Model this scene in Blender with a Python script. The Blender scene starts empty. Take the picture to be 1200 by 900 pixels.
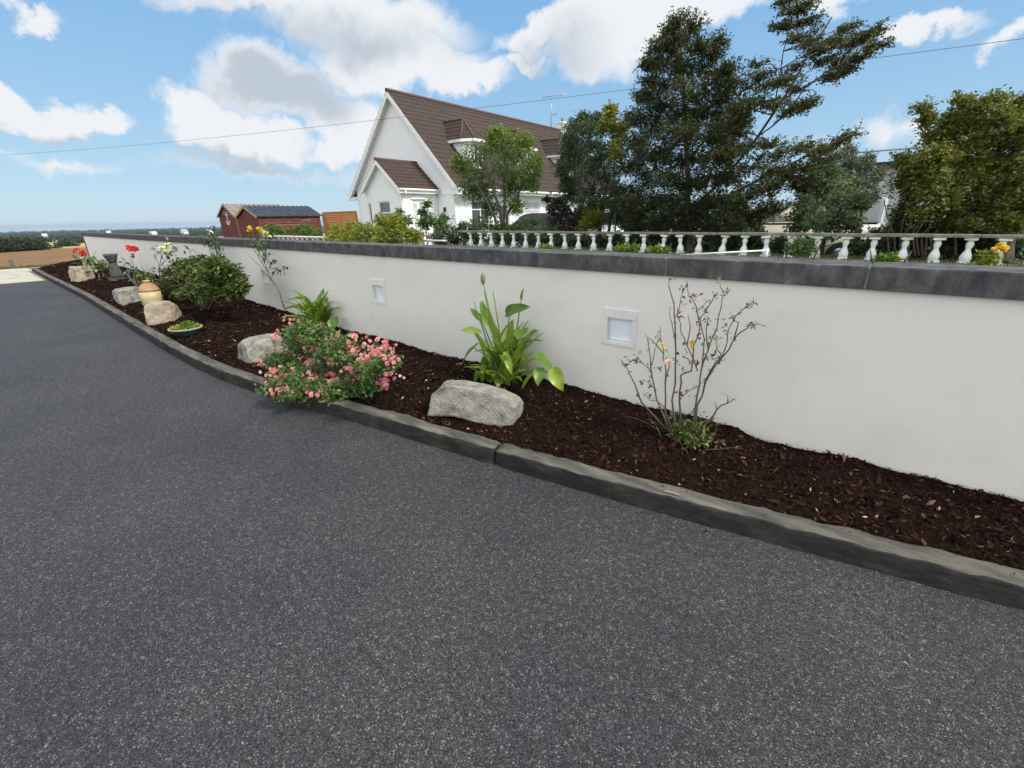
import bpy, bmesh, math, random
import numpy as np
from mathutils import Vector, Matrix, noise

R = math.radians
rng = np.random.default_rng(7)
random.seed(7)
S = bpy.context.scene
COL = S.collection

# ------------------------------------------------------------------ camera
FPX = 515.0
CAMZ = 1.6
def _cam(pitch, roll, yaw):
    p, r, y = R(pitch), R(roll), R(yaw)
    F = np.array([-math.sin(y)*math.cos(p), math.cos(y)*math.cos(p), -math.sin(p)])
    Rt = np.array([math.cos(y), math.sin(y), 0]); U = np.cross(Rt, F)
    return F, Rt*math.cos(r)+U*math.sin(r), -Rt*math.sin(r)+U*math.cos(r)
CF, CR, CU = _cam(20.79, -1.0, 40.0)
CC = np.array([0, 0, CAMZ])
def ray(px, py):
    return CF + CR*(px-600)/FPX + CU*(450-py)/FPX
def at_y(px, py, Y):
    d = ray(px, py); return CC + d*(Y/d[1])
def at_x(px, py, X):
    d = ray(px, py); return CC + d*(X/d[0])
def at_z(px, py, Z):
    d = ray(px, py); return CC + d*((Z-CAMZ)/d[2])
def mpp(P):
    return float((np.asarray(P)-CC) @ CF)/FPX       # metres per photo pixel at a point

cd = bpy.data.cameras.new('camera'); cam = bpy.data.objects.new('camera', cd); COL.objects.link(cam)
cd.sensor_width = 36; cd.lens = FPX/1200*36; cd.clip_start = .05; cd.clip_end = 60000
m = Matrix.Identity(4)
for i in range(3):
    m[i][0], m[i][1], m[i][2], m[i][3] = CR[i], CU[i], -CF[i], CC[i]
cam.matrix_world = m
S.camera = cam

# ------------------------------------------------------------------ sky, sun, exposure
SUN_AZ, SUN_EL = 84.0, 46.0        # azimuth clockwise from +Y
S.view_settings.view_transform = 'Standard'; S.view_settings.look = 'None'
S.view_settings.exposure = 0.5; S.view_settings.gamma = 1; S.view_settings.use_curve_mapping = False
W = bpy.data.worlds.new('World'); S.world = W; W.use_nodes = True
def build_world():
    nt = W.node_tree; N = nt.nodes; L = nt.links; N.clear()
    def nd(t, **k):
        n = N.new(t)
        for a, b in k.items(): setattr(n, a, b)
        return n
    def mth(op, a, b=None, c=None, clamp=False):
        n = nd('ShaderNodeMath', operation=op, use_clamp=clamp)
        for i, v in enumerate((a, b, c)):
            if v is None: continue
            if isinstance(v, (int, float)): n.inputs[i].default_value = v
            else: L.new(v, n.inputs[i])
        return n.outputs[0]
    def sstep(v, a, b, o0=0., o1=1.):
        n = nd('ShaderNodeMapRange', interpolation_type='SMOOTHSTEP')
        L.new(v, n.inputs[0])
        for i, x in zip((1, 2, 3, 4), (a, b, o0, o1)): n.inputs[i].default_value = x
        return n.outputs[0]
    sky = nd('ShaderNodeTexSky', sky_type='NISHITA', sun_disc=False)
    sky.sun_elevation = R(SUN_EL); sky.sun_rotation = R(SUN_AZ); sky.altitude = 60
    sky.air_density = 1.0; sky.dust_density = 0.25; sky.ozone_density = 2.0
    tc = nd('ShaderNodeTexCoord'); d = tc.outputs['Generated']
    sep = nd('ShaderNodeSeparateXYZ'); L.new(d, sep.inputs[0])
    # warp the direction a little so that the cloud edges billow
    nz = nd('ShaderNodeTexNoise', noise_dimensions='3D'); L.new(d, nz.inputs['Vector'])
    nz.inputs['Scale'].default_value = 7.0; nz.inputs['Detail'].default_value = 9; nz.inputs['Roughness'].default_value = .6
    nz2 = nd('ShaderNodeTexNoise', noise_dimensions='3D'); L.new(d, nz2.inputs['Vector'])
    nz2.inputs['Scale'].default_value = 3.2; nz2.inputs['Detail'].default_value = 6; nz2.inputs['Roughness'].default_value = .55
    az = mth('ARCTAN2', sep.outputs[0], sep.outputs[1])
    el = mth('ARCSINE', sep.outputs[2])
    sn = nd('ShaderNodeSeparateXYZ'); L.new(nz.outputs['Color'], sn.inputs[0])
    azw = mth('ADD', az, mth('MULTIPLY', mth('SUBTRACT', sn.outputs[0], .5), .20))
    elw = mth('ADD', el, mth('MULTIPLY', mth('SUBTRACT', sn.outputs[1], .5), .17))
    def ae(px, py):
        v = ray(px, py); v = v/np.linalg.norm(v)
        return math.atan2(v[0], v[1]), math.asin(v[2])
    def field(blobs):
        out = None
        for (px, py, rx, ry, wgt) in blobs:
            a0, e0 = ae(px, py); a1, _ = ae(px+rx, py); _, e1 = ae(px, py-ry)
            ra, re = abs(a1-a0), abs(e1-e0)
            u = mth('DIVIDE', mth('SUBTRACT', azw, a0), ra); v = mth('DIVIDE', mth('SUBTRACT', elw, e0), re)
            q = mth('ADD', mth('MULTIPLY', u, u), mth('MULTIPLY', v, v))
            f = mth('MULTIPLY', mth('SUBTRACT', 1.0, mth('SQRT', q)), wgt)
            out = f if out is None else mth('MAXIMUM', out, f)
        return out
    fld = field([(35,122,85,36,1.),(105,132,52,20,.9),(0,105,60,26,1.),
                 (235,128,50,36,1.),(330,105,90,52,1.),(290,165,90,32,1.),(400,140,75,50,1.),(400,170,70,26,1.),
                 (420,25,160,50,.9),(470,70,120,46,1.),(545,88,70,26,1.),(300,5,120,26,.8),
                 (690,45,75,65,1.),(630,45,60,26,.9),(617,74,30,12,.9),(740,20,90,50,1.),(830,5,90,35,.9),
                 (1085,42,70,17,.75),(1190,45,60,22,.7),(1060,150,120,22,.45),(15,8,40,18,.8),(60,185,110,14,.35),
                 (960,18,60,18,.6),(330,200,160,14,.3)])
    # clouds outside the frame too, light for the yard: broken cover high up and behind
    dt = mth('ADD', mth('MULTIPLY', sep.outputs[0], -.643), mth('MULTIPLY', sep.outputs[1], .766))
    behind = sstep(dt, .30, -.10)
    cov = mth('MULTIPLY', sstep(nz2.outputs['Fac'], .36, .54), mth('MAXIMUM', sstep(el, R(34), R(50)), behind))
    fld = mth('MAXIMUM', fld, mth('SUBTRACT', mth('MULTIPLY', cov, 1.1), .25))
    dens = mth('ADD', fld, mth('MULTIPLY', mth('SUBTRACT', nz.outputs['Fac'], .5), .9))
    alpha = sstep(dens, -.02, .42)
    grey = field([(345,108,85,42,1.),(300,30,180,36,.3),(420,45,130,36,.5),(60,155,120,18,.7),(300,195,120,14,.6),
                  (660,70,60,40,.4),(10,165,60,14,.6)])
    gsh = sstep(mth('ADD', grey, mth('MULTIPLY', mth('SUBTRACT', nz.outputs['Fac'], .5), 1.1)), -.1, .55)
    ccol = nd('ShaderNodeMixRGB'); L.new(gsh, ccol.inputs[0])
    ccol.inputs[1].default_value = (.93, .95, .98, 1); ccol.inputs[2].default_value = (.56, .63, .71, 1)
    # Nishita scaled, then the cloud over it
    hs = nd('ShaderNodeHueSaturation'); L.new(sky.outputs[0], hs.inputs['Color'])
    hs.inputs['Saturation'].default_value = 1.0; hs.inputs['Value'].default_value = 1.0
    scl = nd('ShaderNodeMixRGB'); scl.inputs[0].default_value = .85
    er = nd('ShaderNodeValToRGB'); L.new(mth('DIVIDE', el, 1.5), er.inputs[0]); ee = er.color_ramp.elements
    for i, (p, c) in enumerate(((0, (.53,.77,.96)), (.07, (.45,.72,.97)), (.22, (.28,.59,.98)), (.6, (.17,.41,.85)))):
        if i > 1: ee.new(p)
        ee[i].position = p; ee[i].color = (*c, 1)
    es = nd('ShaderNodeMixRGB', blend_type='MULTIPLY'); es.inputs[0].default_value = 1
    L.new(er.outputs[0], es.inputs[1]); es.inputs[2].default_value = (BLUE,)*3+(1,)
    L.new(hs.outputs[0], scl.inputs[1]); L.new(es.outputs[0], scl.inputs[2])
    wm = nd('ShaderNodeMixRGB', blend_type='MULTIPLY'); L.new(behind, wm.inputs[0]); L.new(ccol.outputs[0], wm.inputs[1]); wm.inputs[2].default_value = (1.0, .968, .92, 1)
    cs = nd('ShaderNodeVectorMath', operation='SCALE'); L.new(wm.outputs[0], cs.inputs[0])
    L.new(mth('MULTIPLY_ADD', behind, CLOUD_BACK-CLOUD, CLOUD), cs.inputs['Scale'])
    mx = nd('ShaderNodeMixRGB'); L.new(mth('MULTIPLY', alpha, .97), mx.inputs[0]); L.new(scl.outputs[0], mx.inputs[1]); L.new(cs.outputs[0], mx.inputs[2])
    bg = nd('ShaderNodeBackground'); bg.inputs['Strength'].default_value = SKY
    L.new(mx.outputs[0], bg.inputs['Color'])
    out = nd('ShaderNodeOutputWorld'); L.new(bg.outputs[0], out.inputs['Surface'])
SKY = 0.12
CLOUD = 5.6
CLOUD_BACK = 11.0
BLUE = 4.9
build_world()
W.cycles.sampling_method = 'MANUAL'; W.cycles.sample_map_resolution = 1024
sl = bpy.data.lights.new('sun', 'SUN'); sl.energy = 2.8; sl.angle = R(12); sl.color = (1, .95, .87)
so = bpy.data.objects.new('sun', sl); COL.objects.link(so)
sd = Vector((math.sin(R(SUN_AZ))*math.cos(R(SUN_EL)), math.cos(R(SUN_AZ))*math.cos(R(SUN_EL)), math.sin(R(SUN_EL))))
so.rotation_euler = sd.to_track_quat('Z', 'Y').to_euler()
so.location = (10, 0, 30)

# ------------------------------------------------------------------ materials
MATS = {}
def newmat(name):
    mt = bpy.data.materials.new(name); mt.use_nodes = True
    nt = mt.node_tree
    return mt, nt, nt.nodes['Principled BSDF']
def lnk(nt, a, b): nt.links.new(a, b)
def surf(name, stops, scale=4, detail=6, rough=.8, bump=0., bscale=40., stretch=(1,1,1), metallic=0, spec=.3, rough2=.6, dist=0.01):
    """a weathered surface: noise in world coordinates picks a colour along the stops"""
    mt, nt, b = newmat(name)
    g = nt.nodes.new('ShaderNodeNewGeometry'); mp = nt.nodes.new('ShaderNodeMapping')
    mp.inputs['Scale'].default_value = stretch; lnk(nt, g.outputs['Position'], mp.inputs[0])
    nz = nt.nodes.new('ShaderNodeTexNoise'); nz.inputs['Scale'].default_value = scale; nz.inputs['Detail'].default_value = detail
    nz.inputs['Roughness'].default_value = rough2
    lnk(nt, mp.outputs[0], nz.inputs['Vector'])
    cr = nt.nodes.new('ShaderNodeValToRGB'); el = cr.color_ramp.elements
    while len(el) < len(stops): el.new(.5)
    for e, (p, c) in zip(el, stops): e.position = p; e.color = (*c, 1)
    lnk(nt, nz.outputs['Fac'], cr.inputs[0]); lnk(nt, cr.outputs[0], b.inputs['Base Color'])
    b.inputs['Roughness'].default_value = rough; b.inputs['Metallic'].default_value = metallic
    b.inputs['Specular IOR Level'].default_value = spec
    if bump:
        n2 = nt.nodes.new('ShaderNodeTexNoise'); n2.inputs['Scale'].default_value = bscale; n2.inputs['Detail'].default_value = 5
        lnk(nt, mp.outputs[0], n2.inputs['Vector'])
        bp = nt.nodes.new('ShaderNodeBump'); bp.inputs['Strength'].default_value = bump; bp.inputs['Distance'].default_value = dist
        lnk(nt, n2.outputs['Fac'], bp.inputs['Height']); lnk(nt, bp.outputs[0], b.inputs['Normal'])
    MATS[name] = mt
    return mt
def leafmat(name, stops, rough=.5, trans=.35, spec=.35):
    mt, nt, b = newmat(name)
    at = nt.nodes.new('ShaderNodeAttribute'); at.attribute_name = 'tint'
    cr = nt.nodes.new('ShaderNodeValToRGB'); el = cr.color_ramp.elements
    while len(el) < len(stops): el.new(.5)
    for e, (p, c) in zip(el, stops): e.position = p; e.color = (*c, 1)
    lnk(nt, at.outputs['Fac'], cr.inputs[0]); lnk(nt, cr.outputs[0], b.inputs['Base Color'])
    b.inputs['Roughness'].default_value = rough; b.inputs['Specular IOR Level'].default_value = spec
    if trans:
        t = nt.nodes.new('ShaderNodeBsdfTranslucent'); mx = nt.nodes.new('ShaderNodeMixShader'); mx.inputs[0].default_value = trans
        lnk(nt, cr.outputs[0], t.inputs['Color'])
        lnk(nt, b.outputs[0], mx.inputs[1]); lnk(nt, t.outputs[0], mx.inputs[2])
        lnk(nt, mx.outputs[0], nt.nodes['Material Output'].inputs['Surface'])
    MATS[name] = mt
    return mt

def asphalt_mat():
    mt, nt, b = newmat('asphalt')
    g = nt.nodes.new('ShaderNodeNewGeometry')
    v = nt.nodes.new('ShaderNodeTexVoronoi'); v.inputs['Scale'].default_value = 240
    lnk(nt, g.outputs['Position'], v.inputs['Vector'])
    s = nt.nodes.new('ShaderNodeSeparateColor'); lnk(nt, v.outputs['Color'], s.inputs[0])
    cr = nt.nodes.new('ShaderNodeValToRGB'); el = cr.color_ramp.elements
    st = [(0,(.010,.010,.011)),(.3,(.027,.0273,.031)),(.66,(.053,.0537,.061)),(.93,(.09,.091,.10)),(1,(.25,.25,.255))]
    while len(el) < len(st): el.new(.5)
    for e, (p, c) in zip(el, st): e.position = p; e.color = (*c, 1)
    lnk(nt, s.outputs[0], cr.inputs[0])
    # clusters of coarser and finer stone
    nq = nt.nodes.new('ShaderNodeTexNoise'); nq.inputs['Scale'].default_value = 34; nq.inputs['Detail'].default_value = 3
    lnk(nt, g.outputs['Position'], nq.inputs['Vector'])
    mq = nt.nodes.new('ShaderNodeMapRange'); mq.inputs[1].default_value = .3; mq.inputs[2].default_value = .7; mq.inputs[3].default_value = -.10; mq.inputs[4].default_value = .10
    lnk(nt, nq.outputs['Fac'], mq.inputs[0])
    aq = nt.nodes.new('ShaderNodeMath'); aq.operation = 'ADD'; aq.use_clamp = True; lnk(nt, s.outputs[0], aq.inputs[0]); lnk(nt, mq.outputs[0], aq.inputs[1])
    lnk(nt, aq.outputs[0], cr.inputs[0])
    # broad wear: slightly lighter and browner patches
    nz = nt.nodes.new('ShaderNodeTexNoise'); nz.inputs['Scale'].default_value = .75; nz.inputs['Detail'].default_value = 9
    lnk(nt, g.outputs['Position'], nz.inputs['Vector'])
    c2 = nt.nodes.new('ShaderNodeValToRGB'); c2.color_ramp.elements[0].position = .3; c2.color_ramp.elements[1].position = .72
    nz.inputs['Roughness'].default_value = .72
    c2.color_ramp.elements[0].color = (.62,.62,.65,1); c2.color_ramp.elements[1].color = (1.28,1.2,1.1,1)
    lnk(nt, nz.outputs['Fac'], c2.inputs[0])
    mx = nt.nodes.new('ShaderNodeMixRGB'); mx.blend_type = 'MULTIPLY'; mx.inputs[0].default_value = 1
    lnk(nt, cr.outputs[0], mx.inputs[1]); lnk(nt, c2.outputs[0], mx.inputs[2])
    lnk(nt, mx.outputs[0], b.inputs['Base Color'])
    b.inputs['Roughness'].default_value = .7; b.inputs['Specular IOR Level'].default_value = .4
    v2 = nt.nodes.new('ShaderNodeTexVoronoi'); v2.inputs['Scale'].default_value = 240; v2.feature = 'F1'
    lnk(nt, g.outputs['Position'], v2.inputs['Vector'])
    n3 = nt.nodes.new('ShaderNodeTexNoise'); n3.inputs['Scale'].default_value = 60; n3.inputs['Detail'].default_value = 4
    lnk(nt, g.outputs['Position'], n3.inputs['Vector'])
    ad = nt.nodes.new('ShaderNodeMath'); ad.operation = 'MULTIPLY_ADD'; ad.inputs[1].default_value = -.9
    lnk(nt, v2.outputs['Distance'], ad.inputs[0]); lnk(nt, n3.outputs['Fac'], ad.inputs[2])
    bp = nt.nodes.new('ShaderNodeBump'); bp.inputs['Strength'].default_value = .9; bp.inputs['Distance'].default_value = .006
    lnk(nt, ad.outputs[0], bp.inputs['Height']); lnk(nt, bp.outputs[0], b.inputs['Normal'])
    MATS['asphalt'] = mt
asphalt_mat()

def wall_mat():
    mt = surf('wall_paint', [(.25,(.68,.655,.605)),(.5,(.755,.73,.68)),(.8,(.775,.75,.70))], scale=1.3, rough=.85, bump=.12, bscale=45, stretch=(1,1,1.8), dist=.006)
    nt = mt.node_tree; b = nt.nodes['Principled BSDF']; src = b.inputs['Base Color'].links[0].from_socket
    g = nt.nodes.new('ShaderNodeNewGeometry'); cur = src
    for sc, st, lo, hi, col in ((9,(1,1,4.5),.70,.78,(.5,.48,.44)), (26,(1,1,1.6),.745,.80,(.33,.31,.28)), (2.2,(1.6,1,.5),.58,.8,(.64,.62,.58))):
        mp = nt.nodes.new('ShaderNodeMapping'); mp.inputs['Scale'].default_value = st; lnk(nt, g.outputs['Position'], mp.inputs[0])
        nz = nt.nodes.new('ShaderNodeTexNoise'); nz.inputs['Scale'].default_value = sc; nz.inputs['Detail'].default_value = 8; nz.inputs['Roughness'].default_value = .68
        lnk(nt, mp.outputs[0], nz.inputs['Vector'])
        mr = nt.nodes.new('ShaderNodeMapRange'); lnk(nt, nz.outputs['Fac'], mr.inputs[0]); mr.inputs[1].default_value = lo; mr.inputs[2].default_value = hi; mr.inputs[4].default_value = .55
        mx = nt.nodes.new('ShaderNodeMixRGB'); lnk(nt, mr.outputs[0], mx.inputs[0]); lnk(nt, cur, mx.inputs[1]); mx.inputs[2].default_value = (*col, 1); cur = mx.outputs[0]
    lnk(nt, cur, b.inputs['Base Color'])
wall_mat()
surf('coping', [(.28,(.03,.03,.034)),(.46,(.07,.069,.073)),(.60,(.12,.118,.116)),(.74,(.23,.225,.21))], scale=8, detail=10, rough2=.7, rough=.92, bump=.5, bscale=35, stretch=(1.25,1,.7))
surf('mortar', [(.3,(.16,.16,.15)),(.7,(.3,.29,.27))], scale=20, rough=.95)
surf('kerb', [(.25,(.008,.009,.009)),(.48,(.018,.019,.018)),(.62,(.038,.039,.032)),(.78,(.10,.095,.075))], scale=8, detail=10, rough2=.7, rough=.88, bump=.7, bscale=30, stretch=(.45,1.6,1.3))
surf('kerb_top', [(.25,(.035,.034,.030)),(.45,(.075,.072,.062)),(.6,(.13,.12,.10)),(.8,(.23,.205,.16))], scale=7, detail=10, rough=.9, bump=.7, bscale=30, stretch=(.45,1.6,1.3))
surf('soil', [(.3,(.005,.003,.0025)),(.7,(.018,.009,.006))], scale=25, spec=.05, rough=1, bump=.8, bscale=60)
leafmat('bark_chip', [(0,(.005,.003,.0025)),(.38,(.015,.0072,.0055)),(.66,(.044,.020,.013)),(.84,(.10,.046,.028)),(.94,(.21,.125,.075)),(1,(.40,.30,.2))], rough=.95, trans=0, spec=.08)
surf('white_render', [(.3,(.77,.785,.81)),(.7,(.84,.85,.87))], scale=1.5, rough=.85, bump=.15, bscale=60)
surf('white_trim', [(.3,(.76,.76,.75)),(.7,(.84,.84,.83))], scale=3, rough=.5)
surf('roof_tile', [(.25,(.03,.02,.016)),(.5,(.052,.036,.029)),(.75,(.08,.058,.046))], scale=7, rough=.8, bump=.5, bscale=25)
surf('ridge_tile', [(.3,(.08,.045,.038)),(.7,(.13,.08,.065))], scale=7, rough=.8)
surf('dark_glass', [(.3,(.02,.024,.03)),(.7,(.06,.07,.08))], scale=2, rough=.06, spec=.8)
surf('curtain_glass', [(.3,(.38,.4,.42)),(.7,(.62,.63,.63))], scale=3, rough=.15, spec=.6)
surf('stone_grey', [(.32,(.055,.055,.052)),(.42,(.17,.168,.15)),(.56,(.28,.272,.225)),(.72,(.34,.32,.19))], scale=9, rough2=.72, rough=.95, bump=1, bscale=60, detail=10)
surf('stone_buff', [(.25,(.17,.125,.08)),(.5,(.33,.275,.20)),(.75,(.43,.39,.31))], scale=6, rough=.95, bump=.8, bscale=40, detail=9)
surf('bark', [(.3,(.05,.04,.03)),(.7,(.13,.105,.08))], scale=9, rough=.95, bump=.7, bscale=40, stretch=(1,1,.3))
surf('bark_pale', [(.3,(.07,.058,.046)),(.7,(.15,.13,.105))], scale=9, rough=.95, bump=.7, bscale=40, stretch=(1,1,.3))
surf('cane_green', [(.3,(.06,.065,.035)),(.6,(.11,.09,.06)),(.8,(.10,.05,.04))], scale=12, rough=.6)
surf('cane_grey', [(.3,(.07,.065,.055)),(.7,(.15,.14,.12))], scale=12, rough=.7)
surf('stalk_green', [(.3,(.09,.15,.04)),(.7,(.17,.26,.07))], scale=12, rough=.5)
surf('concrete_white', [(.22,(.58,.59,.58)),(.38,(.82,.83,.83)),(.75,(.88,.89,.89))], scale=14, rough=.85, bump=.4, bscale=60)
surf('rail_mossy', [(.25,(.12,.115,.09)),(.5,(.22,.205,.165)),(.75,(.36,.35,.31))], scale=9, rough=.95, bump=.5)
surf('shed_red', [(.25,(.065,.022,.02)),(.5,(.125,.04,.034)),(.75,(.24,.10,.085))], scale=5, rough=.85, stretch=(.6,.6,3))
surf('shed_roof_old', [(.25,(.13,.10,.085)),(.5,(.23,.185,.16)),(.8,(.34,.28,.25))], scale=5, rough=.9)
surf('shed_roof_dark', [(.3,(.025,.03,.042)),(.7,(.055,.065,.085))], scale=4, rough=.45)
surf('fence_orange', [(.25,(.34,.12,.025)),(.5,(.48,.19,.045)),(.8,(.58,.26,.08))], scale=5, rough=.8, stretch=(.5,.5,4))
surf('post_tan', [(.3,(.3,.2,.11)),(.7,(.42,.3,.17))], scale=8, rough=.85)
surf('car_dark', [(.3,(.03,.038,.045)),(.7,(.045,.055,.062))], scale=2, rough=.25, metallic=.3, spec=.6)
surf('car_silver', [(.3,(.5,.52,.55)),(.7,(.6,.62,.64))], scale=2, rough=.3, metallic=.3, spec=.6)
surf('van_beige', [(.3,(.42,.39,.31)),(.7,(.52,.49,.4))], scale=2, rough=.4, spec=.5)
surf('van_top', [(.3,(.42,.45,.48)),(.7,(.56,.58,.6))], scale=2, rough=.5)
surf('black_trim', [(.3,(.012,.012,.014)),(.7,(.025,.025,.028))], scale=3, rough=.5)
surf('rubber', [(.3,(.015,.015,.015)),(.7,(.03,.03,.03))], scale=3, rough=.8)
surf('chrome', [(.3,(.4,.4,.4)),(.7,(.5,.5,.5))], scale=3, rough=.25, metallic=1)
surf('tail_red', [(.3,(.35,.01,.01)),(.7,(.45,.02,.02))], scale=3, rough=.2)
surf('brick_red', [(.3,(.22,.085,.05)),(.7,(.34,.14,.09))], scale=12, rough=.9)
surf('aluminium', [(.3,(.3,.3,.31)),(.7,(.42,.42,.43))], scale=3, rough=.4, metallic=.8)
surf('cable_black', [(.3,(.10,.10,.11)),(.7,(.14,.14,.15))], scale=3, rough=.6)
surf('slab', [(.25,(.30,.28,.22)),(.5,(.42,.40,.33)),(.75,(.50,.48,.40))], scale=1.6, rough=.9, bump=.3)
surf('slab_joint', [(.3,(.12,.11,.08)),(.7,(.2,.18,.14))], scale=6, rough=.95)
surf('urn_dark', [(.3,(.035,.037,.036)),(.7,(.09,.092,.085))], scale=14, rough=.9, bump=.5)
surf('stoneware', [(.3,(.40,.32,.17)),(.7,(.50,.42,.25))], scale=8, rough=.45)
surf('terracotta', [(.3,(.28,.15,.085)),(.7,(.40,.25,.15))], scale=8, rough=.6)
surf('pot_green', [(.3,(.012,.028,.026)),(.7,(.02,.045,.04))], scale=8, rough=.35)
surf('pot_rim', [(.3,(.22,.24,.18)),(.7,(.33,.34,.26))], scale=8, rough=.6)
surf('light_frame', [(.3,(.66,.65,.63)),(.7,(.74,.73,.71))], scale=5, rough=.6)
surf('light_glass', [(.3,(.70,.78,.84)),(.7,(.80,.86,.9))], scale=9, rough=.35, spec=.5)
surf('grass_base', [(.3,(.05,.075,.022)),(.7,(.10,.12,.04))], scale=3, rough=.95)
surf('flat_wall', [(.3,(.36,.38,.4)),(.7,(.46,.48,.5))], scale=2, rough=.85)
surf('timber_grey', [(.3,(.09,.08,.065)),(.7,(.17,.15,.125))], scale=9, rough=.9)
surf('petal_pink_inner', [(.3,(.75,.35,.3)),(.7,(.8,.5,.4))], scale=30, rough=.6)

G1, G2 = (.012,.022,.008), (.028,.045,.014)
leafmat('leaf_beech', [(0,(0.023,0.032,0.011)),(0.45,(0.062,0.078,0.023)),(0.8,(0.128,0.132,0.034)),(1,(0.216,0.196,0.047))], trans=.35, rough=.45)
leafmat('leaf_beech_bronze', [(0,(.02,.015,.01)),(.5,(.035,.032,.015)),(1,(.07,.055,.025))], trans=.25, rough=.45)
leafmat('leaf_small_tree', [(0,(0.046,0.090,0.019)),(0.5,(0.116,0.196,0.035)),(1,(0.246,0.312,0.061))], trans=.4)
leafmat('leaf_dark', [(0,(0.025,0.053,0.025)),(0.5,(0.062,0.101,0.045)),(1,(0.133,0.175,0.070))], trans=.3)
leafmat('leaf_gold', [(0,(0.091,0.130,0.019)),(0.5,(0.195,0.221,0.026)),(1,(0.351,0.338,0.039))], trans=.4)
leafmat('leaf_pale', [(0,(0.072,0.124,0.049)),(0.5,(0.156,0.227,0.091)),(1,(0.273,0.332,0.169))], trans=.35)
leafmat('leaf_grey', [(0,(0.078,0.104,0.065)),(0.5,(0.163,0.195,0.124)),(1,(0.286,0.319,0.227))], trans=.3)
leafmat('leaf_olive', [(0,(0.060,0.078,0.016)),(0.4,(0.144,0.166,0.030)),(0.75,(0.254,0.268,0.046)),(1,(0.389,0.369,0.088))], trans=.3, rough=.4)
leafmat('leaf_shrub', [(0,(0.033,0.061,0.016)),(0.5,(0.098,0.137,0.029)),(1,(0.215,0.234,0.055))], trans=.3, rough=.4)
leafmat('leaf_purple', [(0,(0.026,0.017,0.021)),(0.5,(0.058,0.034,0.039)),(1,(0.117,0.078,0.078))], trans=.3)
leafmat('leaf_rose', [(0,(0.037,0.088,0.025)),(0.5,(0.088,0.175,0.044)),(1,(0.188,0.263,0.069))], trans=.3, rough=.4)
leafmat('leaf_red', [(0,(.07,.02,.025)),(.6,(.13,.045,.04)),(1,(.18,.09,.05))], trans=.3)
leafmat('leaf_lily', [(0,(.06,.14,.016)),(.5,(.17,.29,.035)),(.85,(.30,.40,.05)),(1,(.50,.44,.04))], trans=.4, rough=.35, spec=.5)
leafmat('leaf_hedge', [(0,(.13,.18,.022)),(.5,(.26,.29,.035)),(1,(.42,.42,.06))], trans=.4)
leafmat('leaf_far', [(0,(.014,.026,.014)),(.5,(.028,.045,.022)),(1,(.06,.075,.035))], trans=.1, rough=.7)
leafmat('grass_blade', [(0,(.035,.055,.015)),(.5,(.08,.11,.03)),(1,(.2,.2,.08))], trans=.3, rough=.6)
leafmat('petal_pink', [(0,(.70,.16,.24)),(.35,(.80,.28,.33)),(.7,(.83,.46,.42)),(1,(.86,.68,.55))], trans=.3, rough=.6)
leafmat('petal_red', [(0,(.55,.012,.03)),(.6,(.72,.04,.06)),(1,(.8,.22,.2))], trans=.25, rough=.6)
leafmat('petal_yellow', [(0,(.75,.42,.02)),(.6,(.85,.62,.05)),(1,(.88,.78,.25))], trans=.3, rough=.6)
leafmat('petal_cream', [(0,(.7,.7,.25)),(.6,(.8,.8,.45)),(1,(.85,.84,.7))], trans=.3, rough=.6)
leafmat('petal_blush', [(0,(.75,.35,.32)),(.6,(.82,.55,.45)),(1,(.85,.72,.62))], trans=.3, rough=.6)

# ------------------------------------------------------------------ helpers: things, parts, meshes
def tag(o, label=None, cat=None, group=None, kind=None):
    if label: o['label'] = label
    if cat: o['category'] = cat
    if group: o['group'] = group
    if kind: o['kind'] = kind
    return o
def thing(name, label, cat, loc=(0,0,0), rz=0, group=None):
    o = bpy.data.objects.new(name, None); COL.objects.link(o); o.empty_display_size = .1
    o.location = tuple(float(v) for v in loc); o.rotation_euler = (0, 0, rz)
    return tag(o, label, cat, group)
def link(name, me, mat, parent=None):
    if mat is not None and not len(me.materials):
        for q in (mat if isinstance(mat, (list, tuple)) else [mat]): me.materials.append(MATS[q])
    o = bpy.data.objects.new(name, me); COL.objects.link(o)
    if parent is not None:
        o.parent = parent
        # meshes are built in world coordinates unless the parent is a prototype at the origin
        if parent.get('_w', True):
            p, rot = parent, None
            M = Matrix.Identity(4); chain = []
            while p is not None:
                chain.append(p); p = p.parent
            for q in reversed(chain):
                M = M @ q.matrix_parent_inverse @ q.matrix_basis
            o.matrix_parent_inverse = M.inverted()
    return o
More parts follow.
